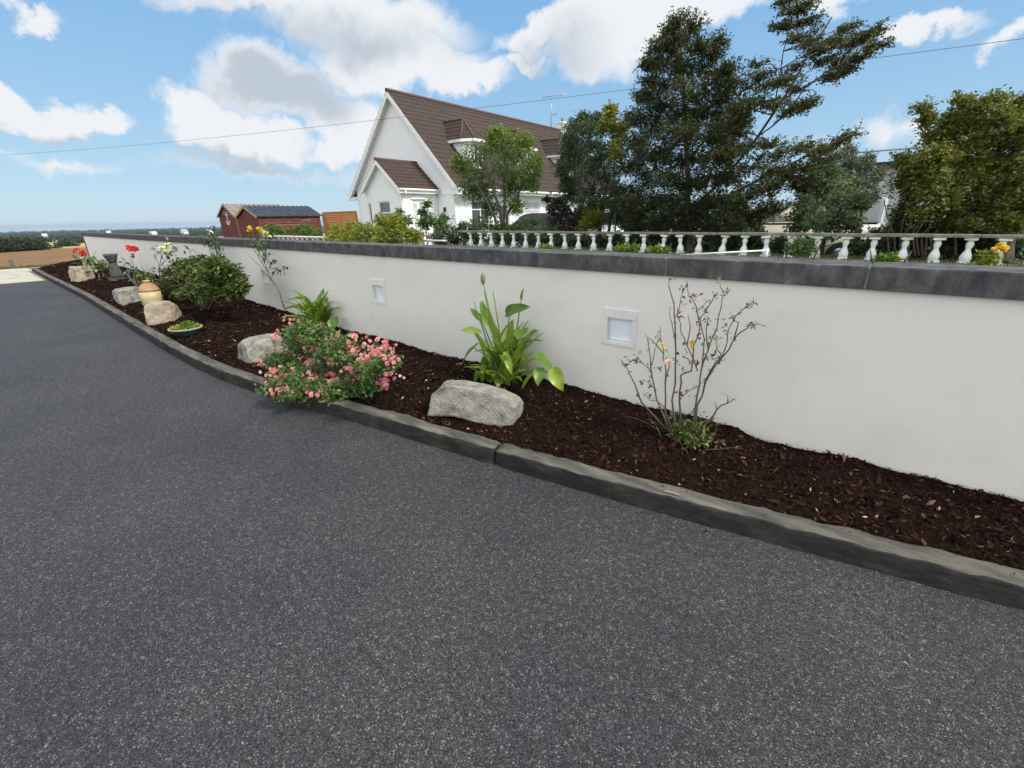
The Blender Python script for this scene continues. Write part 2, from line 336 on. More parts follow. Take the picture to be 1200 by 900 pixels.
class B:
    """a bmesh under construction for ONE mesh object"""
    def __init__(s): s.bm = bmesh.new()
    def box(s, a, b, bev=0., rot=None, mi=0):
        a = Vector([float(v) for v in a]); b = Vector([float(v) for v in b]); c = (a+b)/2
        r = bmesh.ops.create_cube(s.bm, size=1.0)
        vs = r['verts']; d = b-a
        for v in vs: v.co = Vector((v.co.x*d.x, v.co.y*d.y, v.co.z*d.z))
        if bev:
            es = list({e for v in vs for e in v.link_edges})
            rr = bmesh.ops.bevel(s.bm, geom=es, offset=bev, segments=2, affect='EDGES', profile=.7)
            vs = list({v for f in rr['faces'] for v in f.verts} | {v for v in vs if v.is_valid})
        if rot is not None:
            for v in vs: v.co = rot @ v.co
        for v in vs: v.co += c
        if mi:
            for f in {f for v in vs for f in v.link_faces}: f.material_index = mi
        return vs
    def quad(s, *ps, mi=0):
        f = s.bm.faces.new([s.bm.verts.new(tuple(float(x) for x in p)) for p in ps]); f.material_index = mi
        return f
    def tube(s, pts, rad, n=6, cap=True, mi=0):
        pts = [Vector(tuple(float(x) for x in p)) for p in pts]; k = len(pts)
        if not hasattr(rad, '__len__'): rad = [rad]*k
        rings = []; up = None
        for i, p in enumerate(pts):
            t = (pts[min(i+1, k-1)]-pts[max(i-1, 0)])
            t = t.normalized() if t.length > 1e-9 else Vector((0,0,1))
            if up is None: up = t.orthogonal().normalized()
            a = (up - t*up.dot(t)); a = a.normalized() if a.length > 1e-6 else t.orthogonal().normalized()
            up = a; c = t.cross(a)
            rings.append([s.bm.verts.new(p+(a*math.cos(q)+c*math.sin(q))*rad[i]) for q in [2*math.pi*j/n for j in range(n)]])
        for r0, r1 in zip(rings, rings[1:]):
            for j in range(n):
                f = s.bm.faces.new((r0[j], r0[(j+1)%n], r1[(j+1)%n], r1[j])); f.smooth = True; f.material_index = mi
        if cap:
            for r, rev in ((rings[0], True), (rings[-1], False)):
                f = s.bm.faces.new(list(reversed(r)) if rev else r); f.material_index = mi
    def lathe(s, prof, c=(0,0,0), n=14, cap=True, tilt=None, smooth=True):
        rings = []; c = Vector([float(v) for v in c])
        for r, z in prof:
            ring = []
            for j in range(n):
                q = 2*math.pi*j/n; p = Vector((r*math.cos(q), r*math.sin(q), z))
                if tilt is not None: p = tilt @ p
                ring.append(s.bm.verts.new(p+c))
            rings.append(ring)
        for r0, r1 in zip(rings, rings[1:]):
            for j in range(n):
                f = s.bm.faces.new((r0[j], r0[(j+1)%n], r1[(j+1)%n], r1[j])); f.smooth = smooth
        if cap:
            s.bm.faces.new(list(reversed(rings[0]))); s.bm.faces.new(rings[-1])
    def prism(s, poly, vec):
        """extrude a planar polygon by vec"""
        v = Vector(vec); a = [s.bm.verts.new(Vector([float(x) for x in p])) for p in poly]; b = [s.bm.verts.new(q.co+v) for q in a]
        s.bm.faces.new(a); s.bm.faces.new(list(reversed(b)))
        k = len(a)
        for i in range(k): s.bm.faces.new((a[i], b[i], b[(i+1)%k], a[(i+1)%k]))
    def done(s, name, mat, parent=None, normals=True):
        if normals: bmesh.ops.recalc_face_normals(s.bm, faces=s.bm.faces)
        me = bpy.data.meshes.new(name); s.bm.to_mesh(me); s.bm.free()
        return link(name, me, mat, parent)

def npmesh(name, V, F, mat, parent=None, tint=None, smooth=False):
    """numpy vertices (n,3) and faces (m,k) of constant k"""
    me = bpy.data.meshes.new(name); V = np.asarray(V, np.float32); F = np.asarray(F, np.int32); k = F.shape[1]
    me.vertices.add(len(V)); me.vertices.foreach_set('co', V.ravel())
    me.loops.add(F.size); me.loops.foreach_set('vertex_index', F.ravel())
    me.polygons.add(len(F)); me.polygons.foreach_set('loop_start', np.arange(0, F.size, k, dtype=np.int32))
    if smooth: me.polygons.foreach_set('use_smooth', np.ones(len(F), bool))
    if tint is not None:
        a = me.attributes.new('tint', 'FLOAT', 'FACE'); a.data.foreach_set('value', np.asarray(tint, np.float32))
    me.update(calc_edges=True); me.validate()
    return link(name, me, mat, parent)
def unit(a): return a/np.maximum(np.linalg.norm(a, axis=-1, keepdims=True), 1e-9)

def leaf_arrays(P, D, Nn, ln, wd, fold=.15):
    """leaf blades: base P, axis D, normal Nn -> verts, faces (two folded halves each)"""
    D = unit(D); Sd = unit(np.cross(D, Nn)); Nn = unit(np.cross(Sd, D)); n = len(P)
    ln = np.broadcast_to(ln, (n,))[:,None]; wd = np.broadcast_to(wd, (n,))[:,None]
    mid = P + D*ln*.48 ; up = Nn*wd*fold
    V = np.stack([P, mid+Sd*wd*.5+up, P+D*ln-Nn*ln*.06, mid-Sd*wd*.5+up], 1).reshape(-1, 3)
    i = np.arange(n)[:,None]*4
    F = np.concatenate([i+[0,1,2], i+[0,2,3]], 1).reshape(-1, 3)
    return V, F
def leaves(name, P, D, Nn, ln, wd, mat, parent=None, tint=None, fold=.15):
    V, F = leaf_arrays(P, D, Nn, ln, wd, fold)
    if tint is None: tint = rng.random(len(P))
    return npmesh(name, V, F, mat, parent, np.repeat(tint, 2))
def rdir(n): return unit(rng.normal(size=(n, 3)))

def spray_cloud(clumps, n_spray, n_leaf, leaf, twig_len=.35, flat=.6, lay=.5, droop=0.0, inner=.25):
    """clumps: (centre, (rx,ry,rz), weight, tintshift).  Returns leaf arrays and twig polylines."""
    P=[];D=[];Nn=[];T=[]; twigs=[]
    for cl_ in clumps:
        c, r, w, ts = cl_[:4]; bias = cl_[4] if len(cl_) > 4 else None
        c = np.array(c); r = np.array(r); k = max(2, int(n_spray*w))
        u = rdir(k)*(rng.random((k,1))**.42)
        p = c + u*r
        q = c + u*r*inner + rng.normal(size=(k,3))*r*.08
        ax = p-q; L = np.linalg.norm(ax, axis=1, keepdims=True)
        ax = unit(ax + rng.normal(size=(k,3))*.35*np.mean(r)); ax[:,2] *= flat; ax[:,2] -= droop; ax = unit(ax)
        if bias is not None: ax = unit(ax*.55 + np.array(bias) + rng.normal(size=(k,3))*.2)
        base = p - ax*twig_len*.55
        for i in range(k): twigs.append((q[i], base[i], base[i]+ax[i]*twig_len))
        s = rng.random((k, n_leaf, 1)); s = s*1.0
        pos = base[:,None]+ax[:,None]*twig_len*s + rng.normal(size=(k,n_leaf,3))*leaf*.35
        side = unit(np.cross(ax, np.array([0,0,1.])+rng.normal(size=(k,3))*.25))
        sg = np.where(rng.random((k,n_leaf,1))<.5,-1.,1.)
        dd = ax[:,None]*.55 + side[:,None]*sg*.8 + rng.normal(size=(k,n_leaf,3))*.35
        dd[...,2] -= droop
        nn = np.array([0,0,1.])*lay + rng.normal(size=(k,n_leaf,3))*(1-lay) + .2*u[:,None]
        tb = np.clip(rng.normal(.45+ts, .12, size=(k,1)) + rng.normal(0,.16,size=(k,n_leaf)), 0, 1)
        P.append(pos.reshape(-1,3)); D.append(dd.reshape(-1,3)); Nn.append(nn.reshape(-1,3)); T.append(tb.ravel())
    return np.concatenate(P), np.concatenate(D), np.concatenate(Nn), np.concatenate(T), twigs
def twig_mesh(bb, twigs, r, every=1):
    for t in twigs[::every]:
        bb.tube(t, [r, r*.8, r*.35], n=3, cap=False)

def px_clumps(lst, Y0, dmax=.8, sx=1.0, sz=1.0, sy=1.0):
    """(px, py, radius in photo px[, weight, tint]) -> clumps in space round the plane Y=Y0, spread in depth"""
    out = []
    for t in lst:
        px, py, r = t[:3]; w = t[3] if len(t) > 3 else 1.; ts = t[4] if len(t) > 4 else 0.
        c = at_y(px, py, Y0+random.uniform(-dmax, dmax)); k = mpp(c)
        out.append((c, (r*k*sx, r*k*sy, r*k*sz), w, ts))
    return out
def bez(a, b, sag=0., n=6, wob=.0):
    a = np.array(a, float); b = np.array(b, float)
    mid = a*.5+b*.5; mid[2] += sag
    out = []
    for i in range(n):
        t = i/(n-1); p = a*(1-t)**2+mid*2*t*(1-t)+b*t*t
        if 0 < i < n-1: p = p+rng.normal(size=3)*wob
        out.append(p)
    return out

def woody(name, label, cat, base, trunks, clumps, leafmat_, barkmat='bark', leaf=.08, wid=.5, n_spray=50, n_leaf=12,
          twig=.35, r0=.1, flat=.6, lay=.5, droop=0., limb_r=.02, twig_r=.004, twig_every=1, group=None, crown='crown', trunk='trunk', inner=.25, limbs=True):
    """a tree or shrub: thing > trunk (with its limbs and twigs), crown"""
    t = thing(name, label, cat, base, 0, group)
    bb = B(); tp = []
    for ti, pts in enumerate(trunks):
        ra = r0[ti] if isinstance(r0, list) else r0; rr = np.linspace(ra, ra*.3, len(pts)); bb.tube(pts, rr, n=8); tp += [np.array(p, float) for p in pts[len(pts)//4:]]
        for a, b_ in zip(pts[len(pts)//4:], pts[len(pts)//4+1:]): tp.append((np.array(a)+np.array(b_))/2)
    tpa = np.array(tp)
    if limbs:
        for cl_ in clumps:
            c, r, w, ts = cl_[:4]
            c = np.array(c); dd = np.linalg.norm(tpa-c, axis=1)+np.maximum(tpa[:,2]-c[2]-.15, 0)*3
            a = tpa[int(np.argmin(dd))]
            bb.tube(bez(a, c, .05*np.linalg.norm(c-a), 6, .02*np.linalg.norm(c-a)), np.linspace(limb_r, limb_r*.35, 6), n=5, cap=False)
    P, D, Nn, T, tw = spray_cloud(clumps, n_spray, n_leaf, leaf, twig, flat, lay, droop, inner)
    if twig_r: twig_mesh(bb, tw, twig_r, twig_every)
    bb.done(trunk, barkmat, t, normals=False)
    n = len(P)
    leaves(crown, P, D, Nn, leaf*rng.uniform(.7,1.25,n), leaf*wid*rng.uniform(.7,1.2,n), leafmat_, t, T)
    return t

def panel(bb, o, u, W_, H_, holes, depth, n_in):
    """wall panel in the plane o + u*s + z*h with rectangular holes (s0,s1,h0,h1) and reveals of the given depth"""
    o = Vector(o); u = Vector(u).normalized(); n_in = Vector(n_in)
    xs = sorted({0., W_} | {h[0] for h in holes} | {h[1] for h in holes}); zs = sorted({0., H_} | {h[2] for h in holes} | {h[3] for h in holes})
    P = lambda s, h: o+u*s+Vector((0,0,h))
    for a, b in zip(xs, xs[1:]):
        for c, d in zip(zs, zs[1:]):
            m_ = ((a+b)/2, (c+d)/2)
            if any(h[0] < m_[0] < h[1] and h[2] < m_[1] < h[3] for h in holes): continue
            bb.quad(P(a,c), P(b,c), P(b,d), P(a,d))
    for a, b, c, d in holes:
        q = n_in*depth
        for s0, h0, s1, h1 in ((a,c,b,c),(b,c,b,d),(b,d,a,d),(a,d,a,c)):
            bb.quad(P(s0,h0), P(s1,h1), P(s1,h1)+q, P(s0,h0)+q)

# ------------------------------------------------------------------ terrain heights
def sst(v, a, b):
    t = np.clip((np.asarray(v, float)-a)/(b-a), 0, 1); return t*t*(3-2*t)
def far_profile(r):
    return np.interp(r, [0,28,34,60,85,110,200,225,270,320,600,1000,1800,3200,4200,40000], [0,-.12,-.3,-.95,-1.55,-2.0,-3.3,-3.9,-7.2,-9.8,-16,-20.5,-24.5,-27,-40,-60])
def yard(X, Y):
    """the neighbour's higher ground behind the wall"""
    X = np.asarray(X, float); Y = np.asarray(Y, float)
    z = .88 - .55*sst(Y, 9.3, 16) - .26*sst(-X, 9.3, 11.0) - .45*sst(-X, 20, 29)
    return z
def ground_z(X, Y):
    X = np.asarray(X, float); Y = np.asarray(Y, float); r = np.hypot(X, Y)
    w = sst(Y, 3.28, 3.36)*(1-sst(r, 46, 80))*(1-sst(-X, 24.6, 30)*(1-sst(Y, 6, 11)))
    flat = (1-sst(r, 24, 60))
    base = far_profile(r) - .03
    base = np.where(r < 27, -.03, base)
    return base*(1-w)+yard(X, Y)*w
def local_z(x, y): return float(ground_z(x, y))

def build_ground():
    rs = np.concatenate([np.arange(0.5, 12, .5), np.geomspace(12, 40000, 110)])
    az = np.radians(np.concatenate([np.arange(-110, 20, 1.0), np.arange(20, 250, 6.0)]))
    rr, aa = np.meshgrid(rs, az, indexing='ij')
    X = rr*np.sin(aa); Y = rr*np.cos(aa); Z = np.where(rr < 27, -.03, far_profile(rr)-.03)
    und = np.array([noise.noise(Vector((x/90, y/90, 0))) for x, y in zip(X.ravel(), Y.ravel())]).reshape(X.shape)
    Z = Z + und*np.interp(rr, [60, 300, 1500], [0, .8, 3.0])
    V = np.stack([X, Y, Z], -1).reshape(-1, 3); V = np.vstack([V, [[0,0,-.03]]])
    na = len(az); nr = len(rs); F = []
    for i in range(nr-1):
        j = np.arange(na); k = (j+1) % na
        F.append(np.stack([i*na+j, i*na+k, (i+1)*na+k, (i+1)*na+j], 1))
    F = np.concatenate(F)
    o = npmesh('ground', V, F, None, smooth=True)
    c = len(V)-1; me = o.data
    # fields: bands of crop by where they lie, mixed in a material from position
    mt, nt, b = newmat('fields')
    g = nt.nodes.new('ShaderNodeNewGeometry'); nz = nt.nodes.new('ShaderNodeTexNoise'); nz.inputs['Scale'].default_value = .02; nz.inputs['Detail'].default_value = 5
    lnk(nt, g.outputs['Position'], nz.inputs['Vector'])
    n2 = nt.nodes.new('ShaderNodeTexNoise'); n2.inputs['Scale'].default_value = .8; n2.inputs['Detail'].default_value = 8
    lnk(nt, g.outputs['Position'], n2.inputs['Vector'])
    ln = nt.nodes.new('ShaderNodeVectorMath'); ln.operation = 'LENGTH'; lnk(nt, g.outputs['Position'], ln.inputs[0])
    ad = nt.nodes.new('ShaderNodeMath'); ad.operation = 'MULTIPLY_ADD'; ad.inputs[1].default_value = 30.; lnk(nt, nz.outputs['Fac'], ad.inputs[0]); lnk(nt, ln.outputs['Value'], ad.inputs[2])
    mr = nt.nodes.new('ShaderNodeMath'); mr.operation = 'DIVIDE'; mr.inputs[1].default_value = 1000.; lnk(nt, ad.outputs[0], mr.inputs[0])
    cr = nt.nodes.new('ShaderNodeValToRGB'); cr.color_ramp.interpolation = 'CONSTANT'
    st = [(0,(.07,.08,.03)),(.046,(.21,.125,.06)),(.108,(.24,.16,.07)),(.118,(.42,.32,.14)),(.225,(.07,.10,.035)),(.33,(.10,.13,.05)),(.42,(.05,.07,.03)),(.60,(.12,.14,.06)),(.70,(.05,.07,.03))]
    el = cr.color_ramp.elements
    while len(el) < len(st): el.new(.5)
    for e, (p, cc) in zip(el, st): e.position = p; e.color = (*cc, 1)
    lnk(nt, mr.outputs[0], cr.inputs[0])
    c2 = nt.nodes.new('ShaderNodeValToRGB'); c2.color_ramp.elements[0].color = (.7,.7,.68,1); c2.color_ramp.elements[1].color = (1.25,1.22,1.2,1)
    c2.color_ramp.elements[0].position = .3; c2.color_ramp.elements[1].position = .7
    lnk(nt, n2.outputs['Fac'], c2.inputs[0])
    mx = nt.nodes.new('ShaderNodeMixRGB'); mx.blend_type = 'MULTIPLY'; mx.inputs[0].default_value = 1
    lnk(nt, cr.outputs[0], mx.inputs[1]); lnk(nt, c2.outputs[0], mx.inputs[2]); lnk(nt, mx.outputs[0], b.inputs['Base Color'])
    b.inputs['Roughness'].default_value = .95; b.inputs['Specular IOR Level'].default_value = .1
    me.materials.append(mt)
    tag(o, kind='structure')
    # the neighbour's raised yard
    xs = np.concatenate([np.linspace(-70, -25, 60), np.linspace(-24.4, 30, 110)]); ys = np.concatenate([[3.34], np.linspace(3.5, 10, 22), np.linspace(10.5, 70, 60)])
    XX, YY = np.meshgrid(xs, ys, indexing='ij'); ZZ = ground_z(XX, YY); ZZ[:, 0] = np.where(xs > -24, ZZ[:, 1], ZZ[:, 0])
    ny = len(ys); F = [(i*ny+j, (i+1)*ny+j, (i+1)*ny+j+1, i*ny+j+1) for i in range(len(xs)-1) for j in range(ny-1) if not (xs[i] < -24.3 and ys[j] < 10.2)]
    ZZ = np.where(ZZ < -.02, ZZ-.0, ZZ)
    tag(npmesh('yard_ground', np.stack([XX, YY, ZZ], -1).reshape(-1, 3), F, 'grass_base', smooth=True), kind='structure')
    # sea: one sheet out to the horizon
    b2 = B(); k = 90000
    pts = [(-38000*math.cos(a), 38000*math.sin(a), -30.5) for a in np.linspace(-1.3, 1.3, 40)]
    pin = [(-2500*math.cos(a), 2500*math.sin(a), -30.5) for a in np.linspace(-1.3, 1.3, 40)]
    for i in range(39): b2.quad(pin[i], pin[i+1], pts[i+1], pts[i])
    surf('sea_water', [(.3,(.13,.27,.40)),(.7,(.26,.42,.53))], scale=.0012, rough=.35, stretch=(.3,2,1))
    tag(b2.done('sea', 'sea_water'), kind='structure')
build_ground()

# ------------------------------------------------------------------ kerb line, driveway, slabs, bed
KB = [(3.6,3.04),(2.6,2.86),(1.7,2.66),(.76,2.45),(-.17,2.245),(-1.0,2.07),(-1.81,1.93),(-2.6,1.815),(-3.4,1.68),(-4.45,1.5),(-5.35,1.40),(-6.6,1.37),(-8.0,1.39),(-11,1.45),(-14,1.51),(-18,1.50),(-21,1.50),(-24.6,1.52)]
KX = np.array([p[0] for p in KB])[::-1]; KY = np.array([p[1] for p in KB])[::-1]
def kerb_y(x):
    # smooth through the measured points
    x = np.asarray(x, float); s = 0
    for d, w in ((-.5,.25),(0,.5),(.5,.25)): s = s+w*np.interp(x+d, KX, KY)
    return s
KW, KH = .15, .125

def sheet(name, mat, x0, x1, nx, ylo, yhi, ny, zf, kind='structure'):
    xs = np.linspace(x0, x1, nx) if not hasattr(x0, '__len__') else np.asarray(x0)
    nx = len(xs); V = []
    for x in xs:
        a, b_ = float(ylo(x)), float(yhi(x))
        for t in np.linspace(0, 1, ny):
            y = a+(b_-a)*t; V.append((x, y, zf(x, y, t)))
    F = [(i*ny+j, (i+1)*ny+j, (i+1)*ny+j+1, i*ny+j+1) for i in range(nx-1) for j in range(ny-1)]
    o = npmesh(name, V, F, mat, smooth=True)
    return tag(o, kind=kind)
sheet('driveway', 'asphalt', -19.9, 9, 60, lambda x: -14, lambda x: kerb_y(min(x, 3.5))+.06, 2, lambda x, y, t: 0.0)
sheet('path', 'slab_joint', -26.6, -19.88, 12, lambda x: -14, lambda x: 3.3 if x < -24.7 else kerb_y(x)+.05, 2, lambda x, y, t: 0.004)
def slabs():
    # the concrete slabs of the path: one paved surface
    b = B(); y = -13.9; i = 0
    xs = [-26.5, -24.55, -22.3, -19.98]
    while y < 3.1:
        y1 = min(y+1.72, 3.2)
        for j, (a, c) in enumerate(zip(xs, xs[1:])):
            yy = min(y1, 1.44) if a > -24.8 else y1
            if yy-y < .1: continue
            b.box((a+.04, y+.04, -.02), (c-.04, yy-.04, .022+.004*random.random()), bev=.006)
        y = y1; i += 1
    tag(b.done('paving', 'slab'), kind='structure')
slabs()

def kerb_piece(xa, xb, label, mark=None):
    """one length of edging swept along the curve, worn and rounded"""
    n = max(8, int(abs(xb-xa)/.05)); xs = np.linspace(xa, xb, n)
    prof = [(-.002,-.05),(0,.0),(.001,.05),(.002,.105),(.006,.119),(.016,KH),(.07,KH+.002),(.115,KH-.002),(KW-.008,.105),(KW,.07),(KW,-.05)]
    V = []; sd = random.random()*50
    for i, x in enumerate(xs):
        y = float(kerb_y(x)); dy = float(kerb_y(x+.05)-kerb_y(x-.05))/.1
        nrm = np.array([-dy, 1.0]); nrm /= np.linalg.norm(nrm)
        e = min(i, n-1-i); end = {0:.012, 1:.003}.get(e, 0)
        for k, (u, z) in enumerate(prof):
            q = noise.noise(Vector((x*3+sd, u*20, z*20)))*.005 + noise.noise(Vector((x*13+sd, u*30, z*30)))*.009 + noise.noise(Vector((x*40+sd, u*50, z*50)))*.006
            zz = z+q*(1 if z > 0 else 0) - (end if z > .1 else 0)
            uu = u+q*.8 + (end if u < .02 else 0)
            V.append((x+nrm[0]*uu, y+nrm[1]*uu, zz))
    m_ = len(prof)
    F = [(i*m_+k, i*m_+k+1, (i+1)*m_+k+1, (i+1)*m_+k) for i in range(n-1) for k in range(m_-1)]
    bm = bmesh.new(); vs = [bm.verts.new(v) for v in V]
    for f in F:
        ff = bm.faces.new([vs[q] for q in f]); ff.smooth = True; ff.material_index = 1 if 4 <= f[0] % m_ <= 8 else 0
    bm.faces.new([vs[k] for k in range(m_)]); bm.faces.new([vs[(n-1)*m_+k] for k in reversed(range(m_))])
    bb = B(); bb.bm.free(); bb.bm = bm
    t = thing('kerb_stone', label, 'kerb', (xa, float(kerb_y(xa)), 0), 0, 'weathered kerb lengths edging the flower bed')
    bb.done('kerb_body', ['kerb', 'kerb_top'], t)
    if mark:
        mb = B()
        for (x, u, l, w) in mark:
            pts = []
            for q in np.linspace(-.5, .5, 5):
                xx = x+l*q; yy = float(kerb_y(xx))+u
                pts.append((xx, yy))
            for (p0, p1) in zip(pts, pts[1:]):
                w0 = w*random.uniform(.5, 1.1); 
                mb.quad((p0[0],p0[1],KH+.014),(p1[0],p1[1],KH+.014),(p1[0],p1[1]+w0,KH+.014),(p0[0],p0[1]+w0,KH+.014))
        mb.done('scrape_mark', 'stone_buff', t)
    return t
cuts = [3.4, .83, -1.80, -4.45, -7.1, -9.75, -12.4, -15.05, -17.7, -20.4, -22.6, -24.6]
klabels = ['kerb length at the right end, running out of the photo under dark mulch',
 'dark kerb length in front of the bare rose bush, with a white scrape',
 'kerb length in front of the arched grey stone, ending at the open joint',
 'kerb length touching the pink rose bush and the half hidden pale stone',
 'kerb length just left of the pink rose bush, in front of the potted bowl',
 'kerb length beside the cream stone nearest to the bowl planter',
 'kerb length beside the low grey stone left of the stoneware jar',
 'worn kerb length between the grey stone and the farthest stone, nearer half',
 'worn kerb length in front of the farthest pale stone',
 'kerb length beyond the farthest stone, where the asphalt meets the paving slabs',
 'last kerb length at the far left corner of the bed, beside the paving slabs']
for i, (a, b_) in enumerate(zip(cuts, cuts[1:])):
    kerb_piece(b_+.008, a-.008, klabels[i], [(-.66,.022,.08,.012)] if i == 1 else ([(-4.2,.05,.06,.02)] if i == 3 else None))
def kerb_end():
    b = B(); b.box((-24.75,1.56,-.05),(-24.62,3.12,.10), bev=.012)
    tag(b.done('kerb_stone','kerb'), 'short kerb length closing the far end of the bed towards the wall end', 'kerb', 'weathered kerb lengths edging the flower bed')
kerb_end()

WALLPTS = [(3.5,.19),(.798,.17),(.163,.171),(-.375,.162),(-.711,.178),(-1.32,.168),(-1.86,.175),(-3.5,.155),(-4.47,.172),(-5.26,.156),(-6.2,.17),(-9.1,.25),(-15.1,.33),(-24.5,.33)]
WX = np.array([p[0] for p in WALLPTS])[::-1]; WZ = np.array([p[1] for p in WALLPTS])[::-1]
def bed_z(x, y):
    y0 = float(kerb_y(x))+KW; t = min(max((y-y0)/(3.17-y0), 0), 1)
    zw = float(np.interp(x, WX, WZ))
    z = .095*(1-t)+zw*t + .035*math.sin(math.pi*t)
    z += noise.noise(Vector((x*1.7, y*1.9, 3)))*.035*(.3+t)*(1-.3*t) + noise.noise(Vector((x*6, y*6, 7)))*.020 + noise.noise(Vector((x*17, y*17, 1)))*.012
    return z
bx_ = np.concatenate([np.linspace(-24.62, -8, 200), np.linspace(-7.95, 3.5, 420)])
sheet('flower_bed', 'soil', bx_, None, None, lambda x: float(kerb_y(x))+KW-.03, lambda x: 3.17, 36, lambda x, y, t: bed_z(x, y))

def mulch():
    P = []; sz = []
    for x0, x1, n, s in ((-2.2, 2.2, 17000, 1.0), (-5, -2.2, 13000, 1.15), (-9.5, -5, 13000, 1.5), (-24.5, -9.5, 14000, 2.4)):
        x = rng.uniform(x0, x1, n); t = rng.random(n)*1.0
        k0 = kerb_y(x)+KW-.012-.03*np.maximum(0, np.sin(x*7.3)*np.sin(x*2.9+1))*(rng.random(n)); y = k0+(3.15-k0)*t
        P.append(np.stack([x, y, np.array([max(bed_z(a, b_), KH+.004 if b_ < float(kerb_y(a))+KW-.004 else -1) for a, b_ in zip(x, y)])], 1)); sz.append(np.full(n, s))
    P = np.concatenate(P); sz = np.concatenate(sz); n = len(P)
    D = rdir(n); D[:,2] *= .35; D = unit(D); Nn = rdir(n)*.75+np.array([0,0,.8])
    ln = np.exp(rng.normal(math.log(.020), .5, n))*sz; wd = np.clip(ln*rng.uniform(.2,.5,n), .003, .022)
    st_ = rng.random(n) < .12; ln = np.where(st_, ln*1.8, ln); wd = np.where(st_, np.minimum(wd, .0045*sz), wd)
    P[:,2] += rng.uniform(.0, .014, n); P -= D*ln[:,None]*.5
    T = np.clip(rng.beta(2,2.6,n)*.95 + (rng.random(n)<.035)*.4, 0, 1)
    o = leaves('mulch', P, D, Nn, ln, wd, 'bark_chip', None, T, fold=.12)
    tag(o, 'dark brown bark mulch covering the flower bed along the wall', 'mulch', kind='stuff')
    # a few crumbs spilled over the kerb and on the asphalt edge
    n = 420; x = rng.uniform(-6, 2.2, n); off = -np.abs(rng.normal(0, .06, n))
    on = rng.random(n) < .5
    y = np.where(on, kerb_y(x)+rng.uniform(.06,.15,n), kerb_y(x)+off-.01); z = np.where(on, KH+.006, .004)
    P = np.stack([x,y,z],1); D = rdir(n); D[:,2] *= .1
    o = leaves('bark_crumbs', P, D, np.tile([0,0,1.],(n,1))+rng.normal(size=(n,3))*.2, rng.uniform(.008,.025,n), rng.uniform(.003,.008,n), 'bark_chip', None, np.clip(rng.beta(2,2,n)+.1,0,1))
    tag(o, 'bark crumbs and grit spilled along the kerb edge', 'debris', kind='stuff')
mulch()

# ------------------------------------------------------------------ garden wall with coping and recessed lights
WY = 3.15; WTOP = 1.192
LX = [-1.525, -4.76, -8.0, -11.25, -14.5]
def garden_wall():
    t = thing('garden_wall', 'long cream painted garden wall with dark stone coping beside the mulched bed', 'wall', (-10, WY, 0))
    b = B(); x0, x1 = -23.75, 4.0
    holes = [(x-.105-x0, x+.105-x0, .655+.3, .845+.3) for x in LX]
    panel(b, (x0, WY, -.3), (1,0,0), x1-x0, WTOP+.3, holes, .05, (0,1,0))
    b.quad((x0,WY+.22,-.3),(x1,WY+.22,-.3),(x1,WY+.22,WTOP),(x0,WY+.22,WTOP))
    b.quad((x0,WY,-.3),(x0,WY+.22,-.3),(x0,WY+.22,WTOP),(x0,WY,WTOP))
    b.quad((x1,WY,-.3),(x1,WY+.22,-.3),(x1,WY+.22,WTOP),(x1,WY,WTOP))
    b.done('wall_body', 'wall_paint', t)
    e = B(); e.box((x0-.09, WY-.02, -.3), (x0-.003, WY+.24, WTOP-.003), bev=.01); e.done('end_trim', 'coping', t)
    # coping stones: joints measured in the photo
    J = [4.0, 2.45] + [float(at_y(px, py, WY)[0]) for px, py in ((1015,331),(781,320),(633,305),(530,297),(452,291))]
    step = 1.02
    J = [4.05, 2.3, 1.25] + J[2:]
    while J[-1] > x0+.6: J.append(J[-1]-step)
    J[-1] = x0-.14
    zb, zt = WTOP+.002, WTOP+.128
    for a, c in zip(J, J[1:]):
        k = B(); w = random.uniform(-.003,.003)
        vs = k.box((c+.006, WY-.028+w, zb), (a-.006, WY+.30+w, zt+random.uniform(-.003,.003)), bev=.008)
        k.done('coping_stone', 'coping', t)
    k = B()
    for a in J[1:-1]: k.box((a-.0065, WY-.018, zb+.003), (a+.0065, WY+.29, zt-.012))
    k.done('mortar_joints', 'mortar', t)
    return t
garden_wall()
def wall_light(x, label, frame=True):
    t = thing('wall_light', label, 'wall light', (x, WY, .75), 0, 'recessed square lights in the garden wall')
    y = WY
    f = B()
    z0, z1, h0, h1 = .625, .915, .655, .845
    f.box((x-.145, y-.010, h1), (x+.145, y+.004, z1), bev=.003)
    f.box((x-.145, y-.010, z0), (x+.145, y+.004, h0), bev=.003)
    f.box((x-.145, y-.010, h0+.0005), (x-.105, y+.004, h1-.0005), bev=.002)
    f.box((x+.105, y-.010, h0+.0005), (x+.145, y+.004, h1-.0005), bev=.002)
    # hood lip at the top of the opening
    f.box((x-.104, y+.001, h1-.012), (x+.104, y+.045, h1-.001), bev=.002)
    f.done('frame', 'light_frame' if frame else 'wall_paint', t)
    g = B(); r = Matrix.Rotation(R(6), 3, 'X')
    g.box((x-.102, y+.030, h0+.003), (x+.102, y+.036, h1-.014), rot=r)
    g.done('lens', 'light_glass', t)
    s = B(); s.box((x-.1045, y+.044, h0+.001), (x+.1045, y+.049, h1-.001)); s.done('back_plate', 'light_frame', t)
ll = ['large looking recessed square wall light left of the bare rose bush', 'recessed wall light above and between the two leafy lily clumps',
      'recessed wall light behind the thin stem of the tall yellow rose', 'recessed wall light behind the round evergreen shrub', 'small far recessed wall light near the dark urn']
for i, x in enumerate(LX): wall_light(x, ll[i], i == 0)

